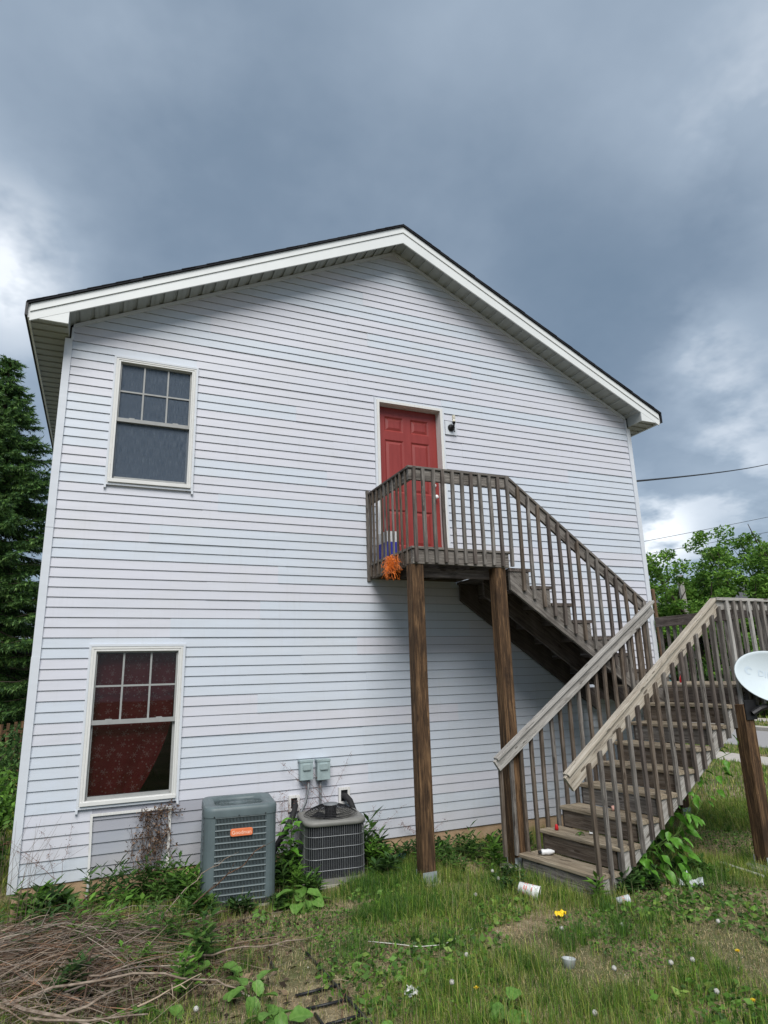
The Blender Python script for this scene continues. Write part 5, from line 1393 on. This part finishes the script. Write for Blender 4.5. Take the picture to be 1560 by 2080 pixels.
# ------------------------------------------------------------------ brush pile
def heap(x, y): return .32*math.exp(-((x-.25)/.95)**2-((y+1.75)/.8)**2)+.12*math.exp(-((x+.4)/.5)**2-((y+.7)/.5)**2)
rr = random.Random(77); tb_ = B(); tc_ = []
def twigpath(x, y, az, L_, n=6, rise=0.0, lift=0.0):
    path = []; a = az; z = None
    da = rr.gauss(0, .10)
    for j in range(n+1):
        zz = gzs(x, y)+heap(x, y)*lift+.012+rise*(j/n)
        path.append((x, y, zz+rr.gauss(0, .008))); x += math.cos(a)*L_/n; y += math.sin(a)*L_/n; a += da+rr.gauss(0, .12)
    return path
for k in range(1250):
    x = rr.gauss(.15, .72); y = rr.gauss(-1.78, .58)
    if y > -.25: continue
    az = rr.gauss(.10, .55) if rr.random() < .8 else rr.uniform(0, 6.28); L_ = rr.uniform(.25, 1.1)
    n0 = len(tb_.v); r_ = .0011*math.exp(abs(rr.gauss(0, .75)))
    pth = twigpath(x-.35*math.cos(az), y-.35*math.sin(az), az, L_, 6, rr.gauss(.0, .06), rr.uniform(.0, 1.15))
    tb_.tube(pth, [r_*(1-.1*j) for j in range(7)], 4, False)
    for q_ in (2, 3, 4):      # forks
        if rr.random() < .55:
            fa = az+rr.choice((-1, 1))*rr.uniform(.35, .9); fl_ = L_*rr.uniform(.12, .35); p_ = pth[q_]
            tb_.tube([p_, (p_[0]+math.cos(fa)*fl_*.5, p_[1]+math.sin(fa)*fl_*.5, p_[2]+rr.gauss(.01, .02)), (p_[0]+math.cos(fa)*fl_, p_[1]+math.sin(fa)*fl_, p_[2]+rr.gauss(.02, .04))], [r_*.6, r_*.5, r_*.25], 4, False)
    c = rr.choice([(.20, .145, .105), (.30, .235, .18), (.12, .078, .055), (.46, .39, .32), (.30, .17, .105), (.22, .18, .15), (.085, .055, .04), (.40, .31, .23)]); f_ = rr.uniform(.40, 1.15)
    tc_ += [[q*f_ for q in c]]*(len(tb_.v)-n0)
Fq = np.array([f for f in tb_.f]); Ft = np.concatenate([Fq[:, [0, 1, 2]], Fq[:, [0, 2, 3]]])
o = npmesh('brush_twigs', np.array(tb_.v), Ft, 'bark attr', None, np.array(tc_)); props(o, 'tangled pile of thin dead twigs at the lower left', 'brush pile', None, 'stuff')
def branch(pts, r, label, mat='branch bark', tipmat=None):
    pts = [Vector(p) for p in pts]; sm = []
    for i in range(len(pts)-1):
        for t in (0, .33, .66): sm.append(pts[i].lerp(pts[i+1], t)+Vector((rr.gauss(0, .012), rr.gauss(0, .012), rr.gauss(0, .010))))
    sm.append(pts[-1]); n = len(sm)
    b = B().tube(sm, [r*(1-.55*i/n) for i in range(n)], 6)
    for i in range(2, n-1, 2):
        d = (sm[i]-sm[i-1]).normalized(); s = Vector((rr.gauss(0, 1), rr.gauss(0, 1), rr.gauss(.3, .5))).normalized()
        b.tube([sm[i], sm[i]+(d+s*.7)*rr.uniform(.05, .16)], [r*.35, r*.12], 4, False)
    o = b.build('dead_branch', mat); props(o, label, 'branch', 'dead branches of the brush pile')
def g3(px, py, h=0.0): p = onground(px, py, h); return (p.x, p.y, p.z)
branch([g3(0, 2040, .10), g3(150, 2000, .22), g3(330, 1975, .20), g3(440, 1990, .10), g3(500, 2020, .03)], .009, 'grey branch with a broken pale end at the right of the brush pile')
o = B().tube([g3(478, 2008, .045), g3(522, 2034, .02)], [.008, .006], 6).build('broken_stick', 'pale wood'); props(o, 'short pale freshly broken stick in the weeds', 'stick')
branch([g3(360, 1955, .12), g3(460, 1930, .10), g3(560, 1917, .05), g3(632, 1912, .02)], .008, 'long thin branch reaching right from the brush pile into the grass')
branch([(1.02, -1.45, -.08), (1.35, -1.25, .02), (1.70, -1.08, .16), (2.02, -.96, .32)], .0075, 'dark thin branch leaning up against the tall air conditioner', 'dead vine')
branch([(1.05, -1.35, -.05), (1.32, -1.10, .08), (1.55, -.98, .20), (1.72, -.93, .26)], .005, 'slender curved twig against the lower left of the tall air conditioner')
branch([g3(120, 1880, .05), g3(200, 1830, .12), g3(262, 1800, .16)], .007, 'orange tinted stick sticking up from the top of the brush pile', 'red sprig')
branch([g3(60, 1900, .08), g3(150, 1850, .18), g3(240, 1760, .22)], .010, 'dark forked branch at the top of the brush pile', 'dead vine')
for k, (a, c, d, r_, lb) in enumerate((((-10, 1960), (60, 1985), (160, 2030), .014, 'thick grey branch lying across the left edge'), ((-10, 2020), (90, 2060), (190, 2085), .013, 'second thick branch near the bottom left corner'), ((0, 1930), (120, 1945), (260, 1930), .008, 'horizontal branch across the middle of the brush pile'), ((30, 1990), (200, 1985), (380, 1930), .008, 'long curved branch through the brush pile'), ((60, 2075), (180, 2070), (300, 2060), .008, 'pinkish branch along the bottom of the brush pile'), ((-10, 1985), (20, 1950), (50, 1915), .015, 'stubby upright log at the left edge'), ((120, 2075), (200, 2030), (280, 1990), .010, 'branch slanting up through the brush pile'), ((200, 1900), (330, 1880), (450, 1850), .006, 'thin branch along the back of the brush pile'), ((-10, 1905), (140, 1900), (300, 1885), .008, 'thin straight branch behind the brush pile'))):
    branch([g3(*a, .12), g3(*c, .18), g3(*d, .10)], r_, lb)
# tall dry stalks at the left edge
e = empty('dry_stalks', (-.2, -.6, -.25)); e.location = (0, 0, 0); props(e, 'tall thin dry stalks standing at the left corner of the house', 'dead plant')
b = B()
for k in range(46):
    x, y = rr.uniform(-.75, .15), rr.uniform(-1.0, -.25); hh_ = rr.uniform(.35, .95); lx = rr.gauss(.12, .22)
    b.tube([(x, y, gzs(x, y)), (x+lx*.3, y, gzs(x, y)+hh_*.55), (x+lx, y+rr.gauss(0, .1), gzs(x, y)+hh_)], [.0022, .0017, .0008], 3, False)
b.build('stem', 'twig', e)['kind'] = 'stuff'
# ------------------------------------------------------------------ frame, rope and strip in the grass
e = empty('metal_frame', onground(690, 2010)); e.location = (0, 0, 0); props(e, 'black tubular metal frame half sunk in the grass at the bottom', 'frame')
def bar(a, c, r_=.010): B().tube([g3(*a, .012), g3((a[0]+c[0])/2, (a[1]+c[1])/2, .022), g3(*c, .012)], r_, 8).build('tube', 'black metal', e, True)
bar((622, 1935), (758, 2085)); bar((600, 2023), (690, 2000)); bar((622, 2050), (716, 2028)); bar((662, 2082), (748, 2058)); bar((545, 1945), (560, 1975)); bar((640, 2060), (665, 2095))
b = B(); rp = [(748, 1912), (800, 1917), (850, 1923), (900, 1919), (935, 1902), (962, 1885)]; b.tube([g3(*q_, .03) for q_ in rp], .003, 5)
props(b.build('rope', 'rope white', None, True), 'thin white rope lying curved across the grass', 'rope')
b = B(); pa, pb = Vector(g3(1465, 1752, .03)), Vector(g3(1552, 1780, .03)); b.tube([pa, pb], .012, 6); props(b.build('trim_strip', 'rope white'), 'white trim strip lying beside the right hand post', 'strip')

# ------------------------------------------------------------------ dandelions
def dandelion(px, py, h, yellow, label, k):
    base = onground(px, py+h*180); e = empty('dandelion', base); props(e, label, 'flower', 'yellow dandelions' if yellow else 'dandelion seed heads')
    tip = Vector((random.uniform(-.02, .02), random.uniform(-.02, .02), h)); B().tube([(0, 0, -.01), tip*.5+Vector((.006, 0, 0)), tip], .0018, 4).build('stem', 'stem green', e)
    g = np.random.default_rng(300+k)
    if yellow:
        n = 46; d = rdir(n, g); d[:, 2] = np.abs(d[:, 2])*.7+.1; P = np.array(tip)+d*.010; V, F = quads(P, d*.010, np.cross(d, [0, 0, 1.])*.004+.0005); o = npmesh('petals', V, F, 'petal yellow', e)
    else:
        n = 240; d = rdir(n, g); r_ = .0165*(.75+.25*g.random((n, 1))); s = np.cross(d, rdir(n, g)); s /= np.linalg.norm(s, axis=1, keepdims=True); t_ = np.cross(d, s)
        V, F = quads(np.array(tip)+d*r_, s*.0036, t_*.0036); npmesh('fluff', V, F, 'seed fluff', e)
        b = B().lathe([(0, -.004), (.004, -.003), (.004, .003), (0, .004)], 6).move(Matrix.Translation(tip)); b.build('seed_core', 'twig', e)
DS = [(1258, 1986, .10, 0, 'big round dandelion seed head in the middle right foreground'), (1368, 1972, .09, 0, 'round seed head left of the ragged one at right'), (1405, 1963, .08, 0, 'ragged seed head right of centre right pair'), (1455, 1878, .06, 0, 'seed head on the bare patch at the right'), (1145, 1890, .05, 0, 'tiny seed head just below the yellow wrapper'), (1262, 1884, .05, 0, 'seed head in front of the stair foot'),
      (922, 2014, .10, 0, 'seed head on a tall stem at lower middle'), (1000, 1774, .08, 0, 'seed head left of the bottom step'), (968, 1820, .05, 0, 'seed head near the front post'), (945, 1948, .06, 0, 'seed head below the white rope end'), (400, 2066, .08, 0, 'big seed head at the bottom by the brush pile'), (1204, 2070, .06, 0, 'seed head at the bottom edge right of middle'), (1460, 2024, .06, 0, 'seed head at the lower right'), (1018, 1788, .06, 0, 'second seed head left of the bottom step'),
      (972, 2014, .05, 1, 'yellow dandelion over the broad leaved weed'), (1503, 1943, .06, 1, 'yellow dandelion at the right edge'), (1531, 2040, .05, 1, 'small yellow dandelion in the lower right corner'), (1060, 2076, .04, 1, 'yellow dandelion at the bottom edge')]
for k, dd in enumerate(DS): dandelion(*dd, k)

# ------------------------------------------------------------------ grass
def blades(x, y, h, w, cols, lean, g, jit=.22):
    n = len(x); z = gz(x, y)-.004; a = g.random(n)*6.283; ln = lean*g.random(n)
    dx, dy = np.cos(a), np.sin(a); sx, sy = -dy, dx
    b0 = np.stack([x-sx*w, y-sy*w, z], -1); b1 = np.stack([x+sx*w, y+sy*w, z], -1)
    mh = h*.55; mo = ln*h*.30
    m0 = np.stack([x+dx*mo-sx*w*.7, y+dy*mo-sy*w*.7, z+mh], -1); m1 = np.stack([x+dx*mo+sx*w*.7, y+dy*mo+sy*w*.7, z+mh], -1)
    t = np.stack([x+dx*ln*h, y+dy*ln*h, z+h*(1-.35*ln)], -1)
    V = np.stack([b0, b1, m0, m1, t], 1).reshape(-1, 3); k = np.arange(n)*5
    F = np.concatenate([np.stack([k, k+1, k+3], -1), np.stack([k, k+3, k+2], -1), np.stack([k+2, k+3, k+4], -1)])
    c = np.clip(pal(n, cols, g, jit), .004, 1); C = np.repeat(c, 5, 0)
    return V, F, C
g = np.random.default_rng(5)
def scatter(n, x0, x1, y0, y1): return g.uniform(x0, x1, n), g.uniform(y0, y1, n)
def free(x, y):
    ok = ~((x > 1.48) & (x < 2.24) & (y > -.93) & (y < -.16)) & ~((x > 2.46) & (x < 3.2) & (y > -.80) & (y < -.06))
    ok &= ~((x > XL-.05) & (x < XR+.05) & (y > -.02)); ok &= ~((x > 4.60) & (x < 4.98) & (y > -2.22) & (y < -1.25))
    return ok
def lush(x, y):
    v = .55*vnoise(x*1.1+9, y*1.3+4, 11)+.30*vnoise(x*2.7, y*2.7, 12)+.15*vnoise(x*7, y*7, 13)
    v = v+.13*np.exp(-((x-3.2)/.8)**2-((y+.95)/.45)**2)+.12*np.exp(-((x-2.9)/.6)**2-((y+1.7)/.3)**2)-.16*np.exp(-((x-4.6)/1.1)**2-((y+2.62)/.22)**2)-.16*np.exp(-((x-2.3)/.5)**2-((y+2.6)/.35)**2)-.1*np.exp(-((x-5.9)/.9)**2-((y+2.75)/.25)**2)
    v = v+.10*(y > -1.2)*np.clip((4.5-x)/3, 0, 1)
    return v
parts = []
GR = [(.095, .205, .022), (.150, .275, .030), (.225, .330, .042), (.065, .150, .020), (.310, .350, .065), (.40, .37, .13)]
GD = [(.034, .095, .020), (.052, .130, .026), (.080, .175, .032)]
ST = [(.58, .46, .26), (.44, .32, .17), (.66, .55, .35), (.26, .185, .10)]
x, y = scatter(400000, -2.2, 9.5, -4.6, 1.5); L_ = lush(x, y); keep = free(x, y) & (g.random(len(x)) < np.clip((L_-.45)*7.5, .09, 1)); x, y, L_ = x[keep], y[keep], L_[keep]
parts.append(blades(x, y, (.025+.115*g.random(len(x))**1.6)*(.6+1.0*np.clip(L_-.3, 0, .5)*2), .0010+.0010*g.random(len(x)), GR, .9, g))
x, y = scatter(230000, -2.2, 9.5, -4.6, 1.5); keep = free(x, y); x, y = x[keep], y[keep]
parts.append(blades(x, y, .012+.03*g.random(len(x)), .0009+.0009*g.random(len(x)), ST, 2.4, g))
# long dark tufts
ncl = 420; cx_, cy_ = scatter(ncl, -1.5, 8.5, -4.3, -.5); kk = lush(cx_, cy_) > .47; cx_, cy_ = cx_[kk], cy_[kk]
for a_, b_, m_ in ((3.22, -.90, 26), (3.35, -1.05, 22), (3.0, -1.05, 16), (2.85, -1.65, 14), (3.2, -1.62, 14), (3.25, -.95, 10), (3.1, -1.15, 8), (3.4, -.85, 8), (2.9, -1.7, 9), (3.15, -1.75, 8), (2.3, -2.3, 5), (3.0, -2.35, 6), (3.45, -1.25, 6), (3.7, -1.6, 5), (6.0, -2.35, 7), (5.7, -2.4, 5), (4.3, -2.9, 6), (3.9, -2.8, 6)):
    cx_ = np.concatenate([cx_, a_+g.normal(0, .12, m_)]); cy_ = np.concatenate([cy_, b_+g.normal(0, .09, m_)])
sp_ = (.02+.08*g.random(len(cx_))); idx = g.integers(0, len(cx_), 60000); x = cx_[idx]+g.normal(0, 1, len(idx))*sp_[idx]; y = cy_[idx]+g.normal(0, 1, len(idx))*sp_[idx]*.8; keep = free(x, y) & (y < -.3); x, y = x[keep], y[keep]
parts.append(blades(x, y, .03+.13*g.random(len(x))**1.5, .0010+.0009*g.random(len(x)), GD+GR[:2], .75, g))
# thin pale seed stalks
x, y = scatter(4200, -1, 8, -4, -.4); keep = free(x, y); x, y = x[keep], y[keep]
parts.append(blades(x, y, .10+.16*g.random(len(x)), np.full(len(x), .0011), [(.30, .27, .13), (.38, .34, .20), (.22, .24, .09)], .5, g))
# lawn running back to the street
x, y = scatter(60000, 8.1, 15.9, -4.5, 14); keep = ~((x > 13.25) & (x < 14.45)); x, y = x[keep], y[keep]
parts.append(blades(x, y, .05+.09*g.random(len(x)), .004+.003*g.random(len(x)), GR+BRG[:1]+[(.20, .22, .07)], .8, g))
x, y = scatter(20000, 20.2, 30, -2, 22); keep = ~((x > 22.5) & (x < 23.8)); x, y = x[keep], y[keep]
parts.append(blades(x, y, .08+.10*g.random(len(x)), .012+.006*g.random(len(x)), GR, .8, g))
x, y = scatter(26000, -7, -.2, .5, 14); parts.append(blades(x, y, .08+.18*g.random(len(x)), .005+.004*g.random(len(x)), GR, .8, g))
x, y = scatter(14000, -6, 12, -9, -4.6); parts.append(blades(x, y, .04+.07*g.random(len(x)), .003+.003*g.random(len(x)), GR, .8, g))
V, F, C = merge(parts); o = npmesh('grass', V, F, 'leaf attr', None, C); props(o, 'patchy yard grass with straw and dark tufts', 'grass', None, 'stuff')
# little clover like ground leaves
x, y = scatter(60000, -1.8, 9, -4.4, -.1); v_ = vnoise(x*1.7+3, y*1.9, 31); keep = free(x, y) & (v_ > .60); x, y = x[keep], y[keep]
P = np.stack([x, y, gz(x, y)+.008+.03*g.random(len(x))], -1); V, F, C = leaves(P, .026, .75, BRG+GREEN, g, .75); o = npmesh('ground_cover', V, F, 'leaf attr', None, C); props(o, 'small round clover leaves scattered through the yard', 'ground cover', None, 'stuff')

# larger plantain and clover leaves, and dark leaves added to darken the base of the brush pile
x, y = scatter(26000, -1.6, 9, -4.4, -.2); v_ = vnoise(x*1.3+13, y*1.5+2, 41); keep = free(x, y) & (v_ > .64); x, y = x[keep], y[keep]
P = np.stack([x, y, gz(x, y)+.01+.05*g.random(len(x))], -1); V, F, C = leaves(P, .052, .62, BRG+GREEN+[(.20, .30, .06)], g, .6)
x, y = g.normal(.2, .75, 9000), g.normal(-1.75, .6, 9000); keep = (y < -.35); x, y = x[keep], y[keep]
P2 = np.stack([x, y, gz(x, y)+.004+.03*g.random(len(x))], -1); V2, F2, C2 = leaves(P2, .05, .6, [(.06, .042, .028), (.10, .07, .045), (.035, .026, .018), (.16, .115, .075)], g, .7)
o = npmesh('darkening_litter', V2, F2, 'bark attr', None, C2); props(o, 'dark dead leaves added to darken the ground under the brush pile', 'leaf litter', None, 'stuff')
o = npmesh('broad_ground_cover', V, F, 'leaf attr', None, C); props(o, 'larger broad weed leaves scattered low through the yard', 'ground cover', None, 'stuff')
# crumbs of soil and small stones on the bare patches
n = 7000; x, y = scatter(n, -1.5, 8.5, -4.3, -.3); keep = free(x, y) & (lush(x, y) < .50); x, y = x[keep], y[keep]; n = len(x); r_ = .002+.007*g.random(n)**3
base = np.stack([x, y, gz(x, y)+.001], -1); T = np.array([[1, 0, -.4], [-.5, .87, -.4], [-.5, -.87, -.4], [0, 0, .9]])
V = (base[:, None, :]+T[None]*r_[:, None, None]*(.6+.8*g.random((n, 4, 1)))).reshape(-1, 3); k = np.arange(n)*4
F = np.concatenate([np.stack([k, k+1, k+3], -1), np.stack([k+1, k+2, k+3], -1), np.stack([k+2, k, k+3], -1)])
C = np.repeat(np.clip(pal(n, [(.20, .15, .10), (.32, .27, .20), (.12, .09, .06), (.45, .42, .37)], g), .01, 1), 4, 0)
o = npmesh('soil_crumbs', V, F, 'bark attr', None, C); props(o, 'soil crumbs and small stones on the bare patches', 'soil', None, 'stuff')
